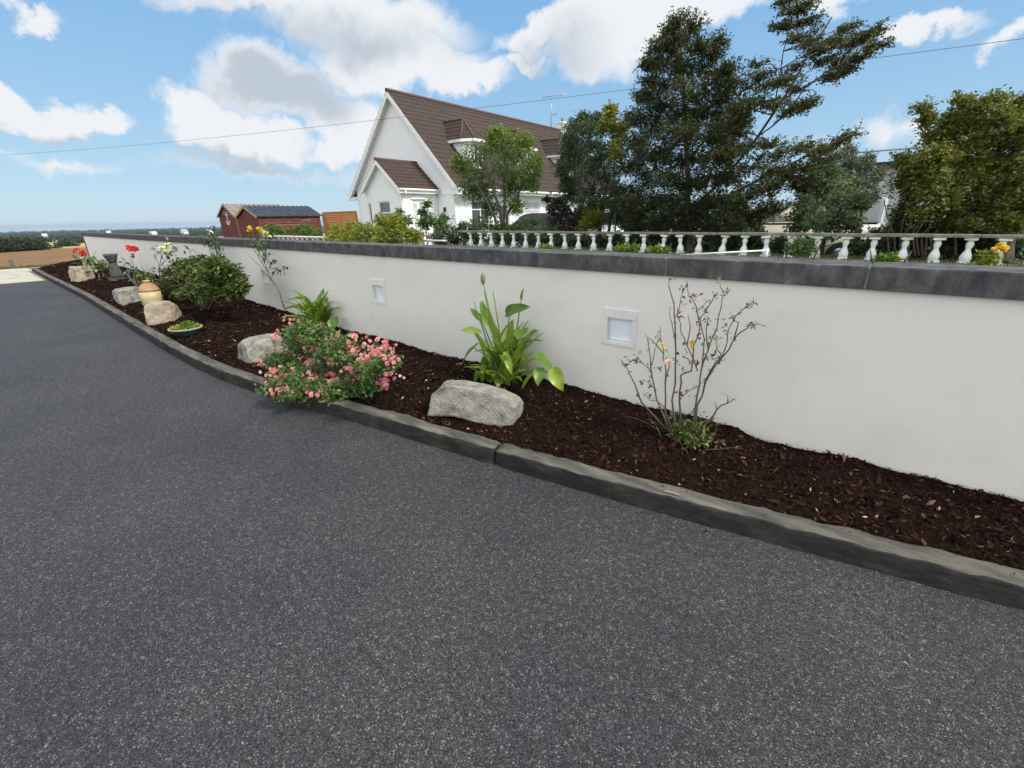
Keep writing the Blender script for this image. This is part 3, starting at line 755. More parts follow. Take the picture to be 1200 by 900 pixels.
def view_h(c):
    v = np.array([c[0]-CC[0], c[1]-CC[1]]); return v/np.linalg.norm(v)
def back(c, d):
    v = view_h(c); c = np.array(c, float); c[:2] += v*d; return c
def facing(c, a=0):
    v = view_h(c); return math.atan2(-v[0], v[1])+R(a)
# ------------------------------------------------------------------ stones in the bed
def rock(label, c, L, D_, H, rz, mat, arch=0., seed=0, taper=.85, rough=.03, group='pale stones set in the mulch', e=7.0):
    rr = random.Random(seed); bm = bmesh.new(); bmesh.ops.create_cube(bm, size=2.0)
    # knock corners and edges off the block with flat fractures
    for q in range(13):
        no = Vector((rr.choice((-1,1))*rr.uniform(.25,1), rr.choice((-1,1))*rr.uniform(.25,1), rr.choice((-1,1,1))*rr.uniform(.1,1)))
        if q % 3 == 0: no.y *= .15
        no.normalize(); ext = abs(no.x)+abs(no.y)+abs(no.z)
        d = ext*rr.uniform(.80, .93)
        g = bmesh.ops.bisect_plane(bm, geom=bm.verts[:]+bm.edges[:]+bm.faces[:], plane_co=no*d, plane_no=no, clear_outer=True)
        ed = [e for e in g['geom_cut'] if isinstance(e, bmesh.types.BMEdge)]
        if ed: bmesh.ops.holes_fill(bm, edges=ed)
    for v in bm.verts:
        v.co = Vector((v.co.x*L/2, v.co.y*D_/2, v.co.z*H/2))
    bmesh.ops.triangulate(bm, faces=bm.faces[:])
    for lim in (.12, .06, .035):
        for _ in range(3):
            es = [e_ for e_ in bm.edges if e_.calc_length() > lim*max(L, .7)]
            if not es: break
            bmesh.ops.subdivide_edges(bm, edges=es, cuts=1); bmesh.ops.triangulate(bm, faces=[f for f in bm.faces if len(f.verts) > 3])
    bmesh.ops.smooth_vert(bm, verts=bm.verts[:], factor=.35, use_axis_x=True, use_axis_y=True, use_axis_z=True)
    for v in bm.verts:
        x, y, z = v.co; sx_, sz_ = x/(L/2), z/(H/2)
        tp = 1-(1-taper)*(sz_*.5+.5); x *= tp; y *= tp
        z += -arch*(sx_**2)*(1.0 if sz_ > 0 else 1.15)
        n1 = noise.noise(Vector((x*3+seed, y*3, z*3+seed))); n2 = noise.noise(Vector((x*11+seed, y*11, z*11))); n3 = noise.noise(Vector((x*32+seed, y*32, z*32)))
        v.co = Vector((x, y, z))+v.co.normalized()*(n1*rough*1.2+n2*rough*.8+n3*rough*.45)
    bmesh.ops.recalc_face_normals(bm, faces=bm.faces)
    for f in bm.faces: f.smooth = True
    me = bpy.data.meshes.new('boulder'); bm.to_mesh(me); bm.free()
    o = link('boulder', me, mat)
    o.location = (c[0], c[1], c[2]+H/2-.03); o.rotation_euler = (0, 0, rz)
    return tag(o, label, 'stone', group)
def on_bed(px, py, z=.16):
    p = at_z(px, py, z)
    for _ in range(6): p = at_z(px, py, bed_z(p[0], p[1]))
    return p
def stone_at(label, px, py, wpx, depth, H, tilt, mat, lift=0., **k):
    c = on_bed(px, py); L = wpx*mpp(c); c = back(c, depth*.5)
    return rock(label, (c[0], c[1], c[2]+lift), L, depth, H, facing(c, tilt), mat, **k)
r1 = stone_at('large arched grey stone with a flat face, in front of the lily clump', 561, 494, 108, .26, .255, -24, 'stone_grey', .02, arch=.05, seed=3, taper=.96, e=16, rough=.012)
r1.rotation_euler = (R(-10), R(7), r1.rotation_euler[2])
stone_at('pale rounded stone half hidden behind the pink rose bush', 312, 421, 50, .34, .25, 18, 'stone_grey', arch=.02, seed=11, e=9, rough=.02)
stone_at('cream brown block of stone right behind the bowl planter', 193, 378, 31, .36, .33, -18, 'stone_buff', seed=23, taper=.82, e=12, rough=.02)
stone_at('low grey slab of stone left of the stoneware jar', 155, 355.5, 28, .4, .30, 16, 'stone_grey', seed=31, taper=.88, e=10, rough=.025)
stone_at('farthest pale stone near the left end of the bed', 98, 329, 18, .45, .40, 20, 'stone_buff', seed=47, taper=.82, e=10, rough=.025)

# stoneware jar
def jar():
    c = back(on_bed(181, 361), .2); k = mpp(c)
    t = thing('stoneware_jar', 'tan stoneware jar with rusty shoulder standing between two stones', 'jar', c)
    s = 22*k/2*.95; h = 27*k*1.1
    b = B(); b.lathe([(s*.82,0),(s*.95,h*.12),(s,h*.35),(s*1.0,h*.6)], c, 20); b.done('jar_body', 'stoneware', t)
    b = B(); b.lathe([(s*1.003,h*.6),(s*.96,h*.68),(s*.75,h*.82),(s*.45,h*.9),(s*.3,h*.94)], c, 20); b.done('shoulder', 'terracotta', t)
    b = B(); b.lathe([(s*.3,h*.935),(s*.3,h*.97),(s*.38,h*.975),(s*.38,h*1.0),(s*.2,h*1.01)], c, 16); b.done('neck', 'stoneware', t)
jar()
def bowl():
    c = back(on_bed(221, 397), .18); k = mpp(c); r = 16.5*k
    t = thing('bowl_planter', 'dark green bowl planter with pale rim and small yellow green plants', 'planter', c)
    b = B(); b.lathe([(r*.62,0),(r*.8,r*.18),(r*.95,r*.5),(r*.97,r*.58)], c, 24); b.done('bowl', 'pot_green', t)
    b = B(); b.lathe([(r*.97,r*.55),(r*1.03,r*.56),(r*1.03,r*.66),(r*.93,r*.66),(r*.9,r*.58)], c, 24, cap=False); b.done('rim', 'pot_rim', t)
    b = B(); b.lathe([(r*.5,r*.55),(r*.93,r*.57),(r*.5,r*.6),(.01,r*.62)], c, 16); b.done('potting_soil', 'soil', t)
    n = 420; a = rng.uniform(0, 6.283, n); q = r*.85*np.sqrt(rng.random(n))
    P = np.stack([c[0]+q*np.cos(a), c[1]+q*np.sin(a), c[2]+r*.6+rng.random(n)*r*.14], 1)
    D = rdir(n)+[0,0,.7]; x = (P[:,0]-c[0])/r
    T = np.clip(.75-.4*x+rng.normal(0,.2,n), 0, 1)
    leaves('plantlets', P, D, rdir(n)+[0,0,1], r*.16, r*.1, 'leaf_hedge', t, T)
    n = 90; P = np.stack([c[0]+r*(.25+rng.normal(0,.12,n)), c[1]+r*rng.normal(0,.2,n), c[2]+r*(.68+rng.random(n)*.3)],1)
    leaves('leafy_tuft', P, rdir(n)+[0,0,.5], rdir(n)+[0,0,1], r*.26, r*.15, 'leaf_lily', t, rng.random(n)*.5)
bowl()
def urn():
    c = back(on_bed(139, 329), .3); k = mpp(c)
    t = thing('stone_urn', 'dark weathered stone urn on a flared foot near the far end of the bed', 'urn', c)
    h = 29*k; w = 6.4*k
    b = B(); b.box((c[0]-w*1.25, c[1]-w*1.25, c[2]-.06), (c[0]+w*1.25, c[1]+w*1.25, c[2]+h*.09), bev=.02); b.done('plinth', 'urn_dark', t)
    b = B(); b.lathe([(w*1.05,h*.09),(w*1.0,h*.2),(w*.85,h*.36),(w*.62,h*.52),(w*.55,h*.66)], c, 18); b.done('foot', 'urn_dark', t)
    b = B(); b.lathe([(w*.55,h*.66),(w*.72,h*.74),(w*.82,h*.84),(w*1.0,h*.92),(w*1.05,h*1.0),(w*.9,h*1.0),(w*.75,h*.9)], c, 18); b.done('bowl', 'urn_dark', t)
    s = on_bed(162, 338); e = at_y(146, 318, s[1]+.25)
    b = B(); b.tube([s, e], .018, n=6); tag(b.done('garden_cane', 'bark_pale'), 'pale garden cane lying slanted between the urn and the rose stems', 'cane')
urn()

# ------------------------------------------------------------------ flowers, roses, lilies
def bloom_arrays(C, r, axis, n_pet=14):
    """layered petals around C"""
    C = np.array(C, float); axis = unit(np.array(axis, float)); P=[];D=[];Nn=[];L=[];Wd=[]
    for ring, (el_, l, k) in enumerate(((.15, 1.0, 7), (.65, .85, 6), (1.15, .65, 5))):
        a0 = rng.random()*6
        t1 = unit(np.cross(axis, [.3,.7,.2])); t2 = np.cross(axis, t1)
        for j in range(k):
            a = a0+2*math.pi*j/k; out = t1*math.cos(a)+t2*math.sin(a)
            d = out*math.cos(el_)+axis*math.sin(el_)
            P.append(C); D.append(d); Nn.append(axis*math.cos(el_)-out*math.sin(el_)); L.append(r*l); Wd.append(r*.95*l)
    return np.array(P), np.array(D), np.array(Nn), np.array(L), np.array(Wd)
def blooms(name, items, mat, parent):
    A = [bloom_arrays(c, r, ax) for c, r, ax in items]
    P, D, Nn, L, Wd = [np.concatenate([a[i] for a in A]) for i in range(5)]
    n = len(P); T = np.clip(np.repeat(rng.random(len(items)), n//len(items))*.7+rng.random(n)*.3, 0, 1)
    return leaves(name, P, D+rng.normal(size=(n,3))*.12, Nn, L, Wd, mat, parent, T, fold=.3)
def leaflet_tufts(name, pts, size, k, mat, parent, tint=None, spread=.8, droop=.2):
    P = np.repeat(np.array(pts, float), k, 0); n = len(P)
    D = rdir(n)*spread+np.array([0,0,.15-droop]); Nn = rdir(n)*.5+[0,0,.9]
    P = P+rng.normal(size=(n,3))*size*.3
    return leaves(name, P, D, Nn, size*rng.uniform(.7,1.2,n), size*.5*rng.uniform(.8,1.2,n), mat, parent, rng.random(n) if tint is None else np.clip(tint+rng.normal(0,.15,n),0,1))

# --- the bare rose bush right of the wall light: canes traced in the photo, spread in depth
def cx(x, y): return (680+x/4., 310+y/4.)
def bare_rose():
    b0 = on_bed(800, 517); Y0 = b0[1]
    t = thing('rose_bush', 'bare leggy rose bush with few reddish leaves against the wall', 'rose bush', b0)
    canes = [
     [(455,790),(440,720),(445,560),(448,400),(445,280),(440,190),(420,120),(418,75)],
     [(430,800),(398,690),(398,560),(400,480),(390,400),(375,290)],
     [(420,790),(375,670),(350,590),(330,480),(320,370),(305,330)],
     [(400,770),(290,650),(260,570),(225,500),(215,480)],
     [(470,790),(470,700),(465,600),(470,520),(520,500),(530,440),(555,330),(550,240),(530,170),(500,90)],
     [(520,800),(537,690),(560,560),(570,480),(600,400),(640,300),(660,200),(672,130),(655,80)],
     [(530,790),(548,660),(580,580),(610,500),(660,440),(720,350),(780,300),(795,285),(830,280)],
     [(580,560),(630,480),(680,390),(690,320),(730,240),(770,205),(812,185)],
     [(550,500),(500,380),(470,310),(455,240),(470,170),(490,110),(500,80)],
     [(560,800),(615,720),(640,680),(690,650),(722,630)],[(640,680),(635,645)],[(690,650),(692,615)],
     [(570,480),(582,350),(562,250),(605,190),(645,130)],
     [(448,420),(430,280),(420,200)],[(475,620),(530,580),(555,570)],[(392,420),(350,370),(320,345)],[(445,700),(360,640),(300,610)],
     [(660,440),(640,400),(625,300)],[(600,400),(590,310),(600,250)],[(720,350),(740,280),(730,265)],[(500,380),(515,300),(505,240)],
     [(350,590),(335,520),(300,470),(270,440)],[(398,560),(420,470),(445,440)],[(330,480),(350,400),(370,330)]]
    bb = B(); tips = []; allp = []
    for i, cn in enumerate(canes):
        dy = random.uniform(-.22, .22); pts = []
        for j, q in enumerate(cn):
            f = j/(len(cn)-1); f0 = .25 if cn[0][1] < 740 else 0
            pts.append(at_y(*cx(*q), Y0+dy*(f0+(1-f0)*f)))
        r0 = .0075 if cn[0][1] > 740 else .004
        # smooth the polyline with a wobble between the traced nodes
        fine = []
        for a, b_ in zip(pts, pts[1:]):
            fine += [a, (a+b_)/2+rng.normal(size=3)*.006]
        fine.append(pts[-1])
        bb.tube(fine, np.linspace(r0, .002, len(fine)), n=6); tips.append(pts[-1]); allp += fine[3:]
        for p in fine[2::2]:
            if random.random() < .5:
                e = p+unit(rng.normal(size=3)+[0,0,.6])*random.uniform(.02,.06); bb.tube([p, e], [.0016,.0009], n=4, cap=False)
    # suckers and yellowing basal shoots
    for i in range(22):
        a = b0+np.array([rng.normal(0,.09), rng.normal(0,.07), -.02]); e = a+np.array([rng.normal(0,.10), rng.normal(0,.08), rng.uniform(.08,.2)])
        bb.tube(bez(a, e, .03, 5, .004), np.linspace(.0035,.001,5), n=4)
    bb.done('canes', 'cane_green', t, normals=False)
    def sp(lst): return [at_y(*cx(x, y), Y0+random.uniform(-.15,.15)) for x, y in lst]
    leaflet_tufts('red_leaves', sp([(200,455),(225,458),(250,455),(275,460),(285,555),(310,548),(330,560),(325,610),(470,600),(490,598),(482,435),(500,460),(530,455),(545,460),(620,430),(650,430),(665,432),(490,110),(478,118),(510,155),(545,150),(520,160),(560,270),(580,268),(600,272),(815,185),(718,240),(465,240),(455,238),(572,205),(590,208),(570,320)]), .034, 4, 'leaf_red', t)
    leaflet_tufts('green_leaves', sp([(280,420),(268,435),(315,400),(570,430),(585,440),(575,360),(600,355),(630,350),(645,352),(680,130),(685,145),(790,285),(795,275),(830,285),(320,490),(590,180),(655,85),(365,325),(380,480),(495,390),(690,260),(650,310)]), .034, 4, 'leaf_pale', t)
    ex = [allp[random.randrange(len(allp))]+rng.normal(size=3)*.008 for _ in range(60)]
    leaflet_tufts('small_leaves', ex, .024, 3, 'leaf_shrub', t)
    leaflet_tufts('yellowed_leaves', sp([(385,375),(395,385),(375,385),(525,400),(400,380)]), .026, 4, 'petal_yellow', t, tint=.15)
    pts = [b0+np.array([rng.normal(.05,.06), rng.normal(0,.05), abs(rng.normal(.06,.07))]) for _ in range(130)]
    leaflet_tufts('basal_leaves', pts, .036, 4, 'leaf_shrub', t)
    blooms('pale_bloom', [(sp([(415,460)])[0], .034, (0,-.6,.6))], 'petal_blush', t)
    blooms('yellow_bloom', [(sp([(526,366)])[0], .022, (0,-.8,.3))], 'petal_yellow', t)
bare_rose()

# --- lily clumps
def blade(V, F, T, base, az, L, w, lean, curl, tint, fold=.25, n=9, shape=1.0):
    """a strap leaf: rises at 'lean' from the vertical and bends by 'curl' along its length"""
    o = len(V); p = np.array(base, float); th = lean; st = L/n
    out = np.array([math.sin(az), math.cos(az), 0.]); side = np.array([math.cos(az), -math.sin(az), 0.]); up = np.array([0,0,1.])
    for i in range(n+1):
        s = i/n; ww = w*(math.sin(math.pi*min(1, (s*.9+.1)**shape))**.7 if s < 1 else .02)
        d = out*math.sin(th)+up*math.cos(th); nn = up*math.sin(th)-out*math.cos(th)
        V += [p-side*ww/2+nn*ww*fold, p, p+side*ww/2+nn*ww*fold]
        p = p+d*st; th += curl/n*(.4+1.2*s)
        if i < n:
            k = o+i*3; F += [(k,k+1,k+4,k+3),(k+1,k+2,k+5,k+4)]; T += [tint, tint]
def arrow_leaf(V, F, T, tip_dir, c, L, w, tint, up=(0,0,1), curl=.2):
    """a calla leaf: broad arrow blade from its stalk joint c along tip_dir"""
    d = unit(np.array(tip_dir, float)); s = unit(np.cross(d, np.array(up, float))); nn = np.cross(s, d); o = len(V); n = 9
    for i in range(n+1):
        q = i/n; x = (q-.22)*L
        ww = w*(math.sin(math.pi*min(1,(q*.93+.07))**.8)**.8) if q < 1 else .01*w
        wav = .08*w*math.sin(q*9)
        p = np.array(c)+d*x - nn*L*curl*q*q
        V += [p-s*ww/2+nn*(ww*.22+wav), p-s*ww*.25+nn*ww*.06, p, p+s*ww*.25+nn*ww*.06, p+s*ww/2+nn*(ww*.22-wav)]
        if i < n:
            for j in range(4): k = o+i*5+j; F.append((k,k+1,k+6,k+5)); T.append(tint)
def lily(base, label, s=1.0, n=46, callas=(), stalks=(), seed=1, low=0):
    random.seed(seed); t = thing('lily_clump', label, 'lily', base); V=[];F=[];T=[]
    for i in range(n):
        a = random.uniform(0, 6.283); lean = abs(random.gauss(.25,.25)); 
        b_ = np.array(base)+np.array([random.gauss(0,.055*s), random.gauss(0,.045*s), -.03])
        blade(V,F,T,b_,a,random.uniform(.34,.62)*s,random.uniform(.048,.085)*s,lean,random.uniform(.6,1.9),min(1,max(0,random.gauss(.52,.26))))
    for i in range(low):
        a = random.uniform(0, 6.283)
        blade(V,F,T,np.array(base)+np.array([random.gauss(0,.08*s), random.gauss(0,.05*s), -.02]),a,random.uniform(.18,.3)*s,.05*s,.5,random.uniform(1.2,2.2),random.uniform(.4,.95))
    npmesh('strap_leaves', V, F, 'leaf_lily', t, T, smooth=True)
    V=[];F=[];T=[]; bb = B(); any_ = False
    for ca in callas:
        j, d, L, w, tint = ca[:5]; upv = ca[5] if len(ca) > 5 else (0,0,1)
        bb.tube(bez(np.array(base)+np.array([random.gauss(.04,.04),random.gauss(0,.03),-.02]), j, .10, 8), np.linspace(.008,.005,8), n=6); any_ = True
        arrow_leaf(V,F,T,d,j,L,w,tint,upv)
    if callas: npmesh('broad_leaves', V, F, 'leaf_lily', t, T, smooth=True)
    heads = B(); hd = False
    for (p, bud) in stalks:
        bb.tube(bez(np.array(base)+np.array([random.gauss(0,.03),0,0]), p, .02, 8), np.linspace(.008,.005,8), n=6); any_ = True
        if bud:
            heads.lathe([(.004,-.02),(.016,.0),(.022,.03),(.018,.06),(.006,.085)], p, 8); hd = True
    if any_: bb.done('stalks', 'stalk_green', t, normals=False)
    if hd: heads.done('seed_head', 'stalk_green', t)
    else: heads.bm.free()
    random.seed(7+seed)
b0 = on_bed(588, 447); Yl = b0[1]-.02
def c5(x, y): return (480+x/4., 300+y/4.)
def l5(x, y, dy=0.): return at_y(*c5(x, y), Yl+dy)
lily(b0, 'tall lily clump with strap leaves and broad arrow leaves behind the arched stone', s=1.12, n=36, low=14,
     callas=[(l5(470,262), (.9,-.1,.42), .26, .11, .12, (-.3,-1,.5)), (l5(310,355,-.05), (-.95,-.2,.12), .26, .08, .85, (0,-.6,1)), (l5(300,430,-.08), (-.7,-.3,-.65), .30, .07, .4, (-.5,-.6,.6)),
             (l5(370,300,.0), (-.55,.0,.75), .26, .10, .5, (0,-1,.4)), (l5(330,290,.02), (-.8,.0,.45), .22, .06, .35, (0,-1,.6)), (l5(455,470,-.1), (.6,-.4,-.6), .22, .07, .6, (.4,-.7,.5)), (l5(350,520,-.1), (-.1,-.3,-.9), .24, .07, .5, (0,-1,.3)),
             (l5(480,400,-.02), (.1,-.3,.9), .25, .09, .55, (0,-1,.2)), (l5(410,360,-.06), (-.2,-.4,.8), .30, .09, .62, (0,-1,.3)), (l5(520,352,.05), (.5,-.8,-.1), .17, .13, .25), (l5(600,475,-.05), (1,-.15,-.22), .24, .11, .35),
             (l5(680,548,-.12), (.62,-.3,-.62), .20, .12, .82, (.3,-.9,.5)), (l5(610,540,-.1), (.3,-.6,-.5), .16, .10, .4), (l5(525,195,.05), (.0,.1,1), .10, .03, .2)],
     stalks=[(l5(345,125), True), (l5(350,165,.03), False), (l5(392,165,.05), False), (l5(302,215,-.03), False)], seed=4)
b1 = on_bed(374, 383)
def l2(px, py, dy=0): return at_y(px, py, b1[1]+dy)
lily(b1, 'smaller lily clump against the wall behind the pink rose bush', s=1.12, n=50, low=8,
     callas=[(l2(385,355), (.6,-.5,.1), .2, .12, .3), (l2(345,360), (-.9,-.3,.0), .3, .11, .35), (l2(392,375), (.4,-.6,-.6), .24, .15, .3), (l2(352,350), (-.5,-.5,.1), .22, .11, .3)], seed=9)

# --- pink rose bush at the kerb
def above(px, py, Y0, zmin):
    # the point on the sight line at depth plane Y0, brought nearer where it would lie in the soil
    p = at_y(px, py, Y0)
    return p if p[2] > zmin else at_z(px, py, zmin)
def pink_rose():
    base = on_bed(385, 462); base = base+np.array([0,.18,0])
    t = thing('rose_bush', 'low bushy rose covered in pink clustered flowers at the kerb', 'rose bush', base)
    Y0 = base[1]
    body = [(345,400,22),(375,395,18),(400,410,24),(430,420,24),(330,430,18),(355,430,26),(385,435,28),(415,440,24),(445,430,14),(340,452,14),(370,455,16),(395,458,14),(425,455,12),(355,385,10),(450,425,10),(328,420,8),(328,450,7),(335,440,12),(365,440,16),(352,458,8)]
    cl = []
    for px, py, r in body:
        dy = random.uniform(-.14,.2); c = above(px, py, Y0+dy, .20); k = mpp(c)*.86; cl.append((c, (r*k, .17, r*k), 1., (py<420)*.12))
    bb = B()
    for c, r, w, ts in cl: bb.tube(bez(base+rng.normal(size=3)*[.08,.08,0], c, .05, 6), np.linspace(.006,.002,6), n=5)
    P, D, Nn, T, tw = spray_cloud(cl, 75, 10, .035, .10, .8, .5, 0., .3)
    twig_mesh(bb, tw, .0015, 2); bb.done('stems', 'cane_green', t, normals=False)
    n = len(P); leaves('foliage', P, D, Nn, .036*rng.uniform(.7,1.2,n), .02*rng.uniform(.8,1.2,n), 'leaf_rose', t, T)
    # flower clusters where the photo shows them
    spots = [(323,392,1),(320,395,.6),(338,378,1.2),(335,400,1.5),(346,408,1.5),(352,420,1),(350,425,1.6),(325,412,.6),(309,430,1.4),(320,433,2.0),(330,430,1.5),(318,443,1.5),(322,450,2),(333,448,1.8),(316,455,1.2),(320,465,1.6),(325,462,1),(338,467,1),(350,465,1.2),(345,452,1.4),(358,450,1.2),(365,440,1),(362,425,1.5),(370,422,1.2),(355,417,1.2),(366,430,1.2),(360,403,1.2),(372,404,1.2),(382,402,1),(366,396,.8),(358,463,1.3),(375,470,1.3),(368,445,1),(395,393,1),(390,398,.8),(408,407,.8),(415,405,1),(418,412,1),(430,412,1),(437,408,1.2),(450,400,1),(452,405,1.2),(448,412,1.2),(440,415,1.4),(432,420,1.4),(428,422,1.2),(455,420,1.3),(457,428,1),(445,430,1),(452,440,1),(450,450,1),(446,455,.8),(462,440,.6),(414,430,.8),(415,433,1),(400,445,1),(410,443,1),(395,450,.8),(385,452,1),(420,447,.8),(372,383,.7),(350,376,.8),(385,410,.6),(375,450,.8)]
    for _ in range(42):
        a, q_ = random.uniform(0, 6.283), random.random()**.5; spots.append((385+66*q_*math.cos(a), 424+36*q_*math.sin(a), random.uniform(.4,1.1)))
    items = []
    for px, py, q in spots:
        if py > 440: py = 440+(py-440)*.72; px += 2
        c0 = above(px, py, Y0+(.12 if py < 410 else 0), .20); c0 = c0 - unit(c0-CC)*random.uniform(.05,.20)*(.4 if py > 440 else 1); k = mpp(c0)
        for _ in range(int(3+4*q)):
            c = c0+rng.normal(size=3)*np.array([3.4*k, .03, 3.0*k])*q**.4
            items.append((c, random.uniform(.012,.023), (.5+rng.normal(0,.4), -.6+rng.normal(0,.3), .7)))
    blooms('blossom', items, 'petal_pink', t)
pink_rose()

# --- round evergreen shrub
sb = on_bed(240, 362)
cl = px_clumps([(203,320,9),(215,312,10),(233,309,10),(252,311,10),(268,318,10),(278,327,7),(197,331,8),(212,328,12),(230,326,13),(248,327,13),(264,331,11),(208,342,9),(224,342,11),(243,341,9),(258,344,8),(272,342,8),(193,341,5),(220,350,6),(205,350,5),(236,318,11),(222,318,10),(260,322,9),(283,336,4)], sb[1]+.05, .25, .85, .8, 1.05)
stems = [[sb+np.array([a*.1,0,-.05]), sb+np.array([a*.45,.05,.25]), sb+np.array([a*.9, .1*a, .45])] for a in (-1.1,-.5,.1,.6,1.2)]
woody('evergreen_shrub', 'round dense evergreen shrub with glossy leaves against the wall', 'shrub', sb, stems, cl, 'leaf_shrub', 'bark', leaf=.078, wid=.42, n_spray=44, n_leaf=13, twig=.12, r0=.025, flat=.5, lay=.5, limb_r=.012, twig_r=.004, twig_every=2, crown='foliage', trunk='stems')

# --- thin roses along the wall
def stem_rose(name, label, base_px, stems, buds, leafs, mat_cane='cane_grey', leafmat_='leaf_dark', petal='petal_yellow', bz=None, r=.009, br=5, lsize=.06, dep=.05):
    b0 = on_bed(*base_px); t = thing(name, label, 'rose bush', b0); bb = B(); Y0 = min(b0[1], 3.0)
    for st in stems:
        dy = random.uniform(-dep, dep); pts = [at_y(x, y, Y0+dy*i/max(1,len(st)-1)) for i, (x, y) in enumerate(st)]
        if abs(st[0][0]-base_px[0]) < 8 and abs(st[0][1]-base_px[1]) < 8: pts[0] = b0-np.array([0,0,.03])
        fine = []
        for a, c_ in zip(pts, pts[1:]): fine += [a, (a+c_)/2+rng.normal(size=3)*.008]
        fine.append(pts[-1]); bb.tube(fine, np.linspace(r if len(st) > 3 else r*.5, r*.25, len(fine)), n=6)
    bb.done('canes', mat_cane, t, normals=False)
    lp = [at_y(x+random.uniform(-1,1), y+random.uniform(-1,1), Y0+random.uniform(-dep,dep)*2) for x, y in leafs]
    if lp: leaflet_tufts('leaves', lp, lsize, 6, leafmat_, t, droop=.5)
    for x, y, pr, pm in buds:
        c_ = at_y(x, y, Y0-.02); k = mpp(c_)
        its = [(c_+rng.normal(size=3)*k*pr*.30, k*pr*.52, (rng.normal(0,.4)+.3, -.5, .7)) for i in range(7)]
        blooms('bloom', its, pm, t)
    return t
stem_rose('rose_bush', 'tall thin rose with yellow flowers rising above the coping', (333,362),
  [[(333,362),(330,350),(322,333),(315,320),(310,308),(305,297),(300,285),(296,272)],[(315,320),(308,310),(303,300),(302,283),(304,271)],[(310,308),(311,295),(312,284),(311,275)],[(322,333),(312,322),(305,312),(290,298)],[(318,325),(324,317),(336,315)],[(303,300),(296,292),(293,280)],[(311,295),(316,285),(318,278)]],
  [(293,269,5,'petal_yellow'),(304.5,268.5,4.5,'petal_yellow'),(312,274,5,'petal_cream'),(309,270.5,3,'petal_cream')],
  [(296,282),(300,280),(305,284),(310,282),(298,287),(306,290),(314,285),(311,297),(312,292),(310,303),(316,306),(318,306),(322,317),(327,314),(333,314),(295,277),(302,276),(308,288),(300,292)], dep=.1, lsize=.075)
stem_rose('rose_bush', 'gaunt nearly leafless rose behind the round evergreen shrub', (262,352),
  [[(262,352),(258,330),(256,312),(252,300),(248,290),(243,280),(238,270)],[(256,312),(254,300),(252,288),(253,275),(249,265)],[(252,300),(244,290),(240,283)],[(262,352),(240,325),(225,305),(222,292),(218,288)],[(258,330),(236,308),(226,292),(222,296)]],
  [], [(238,272),(242,278),(240,284),(246,281),(251,287),(252,292),(254,290),(249,276),(237,277),(252,283),(240,270),(245,286),(256,296),(219,289),(253,270),(250,268)], dep=.08, lsize=.10)
stem_rose('rose_bush', 'rose with pale cream yellow flowers left of the evergreen shrub', (188,345),
  [[(188,345),(187,325),(188,305),(192,296),(193,292)],[(187,318),(182,300),(181,292)],[(188,312),(197,303),(202,294)],[(190,310),(200,298),(204,290)],[(178,345),(178,330),(179,312)]],
  [(191,290,5,'petal_cream'),(197,288,5,'petal_cream'),(194,294,4,'petal_cream')], [(182,291),(184,294),(196,297),(202,291),(203,296),(199,286),(188,296),(180,317),(179,322),(198,283)], leafmat_='leaf_grey', dep=.05, lsize=.10)
stem_rose('rose_bush', 'rose with one bright red flower cluster on thin canes beside the urn', (163,338),
  [[(163,338),(159,322),(156,310),(155,300),(155,293)],[(163,338),(157,325),(153,312),(153,300)],[(163,338),(166,325),(168,316),(163,305)],[(160,338),(154,328),(150,318),(146,310)],[(165,336),(172,325),(176,318)]],
  [(151,290.5,5,'petal_red'),(155,292,5.5,'petal_red'),(160,292.5,4,'petal_red'),(157,300.5,3,'petal_red')],
  [(160,325),(165,322),(170,324),(173,330),(165,330),(158,332),(162,318),(168,334),(175,326),(170,320),(178,331),(155,320),(145,306)], leafmat_='leaf_shrub', dep=.15, lsize=.14)
gb = on_bed(112, 321)
stem_rose('geranium', 'red flowering plant with loose foliage at the far left end of the bed', (108,320),
  [[(108,320),(103,312),(98,304),(97,298)],[(108,320),(100,308),(91,296)],[(110,320),(112,308),(110,298)],[(106,320),(108,312),(106,305)]],
  [(97,296,5,'petal_red'),(88,294,3,'petal_red'),(98,299,4,'petal_red'),(108,314,4,'petal_blush'),(91,292,2.5,'petal_red')],
  [(96,306),(100,307),(104,308),(108,306),(112,305),(116,307),(103,312),(110,311),(118,310),(122,308),(107,303),(111,300),(95,302),(113,315),(106,316),(120,306),(100,303),(125,309)], leafmat_='leaf_pale', dep=.3, lsize=.15, r=.02)
bpy.data.objects['geranium']['category'] = 'plant'

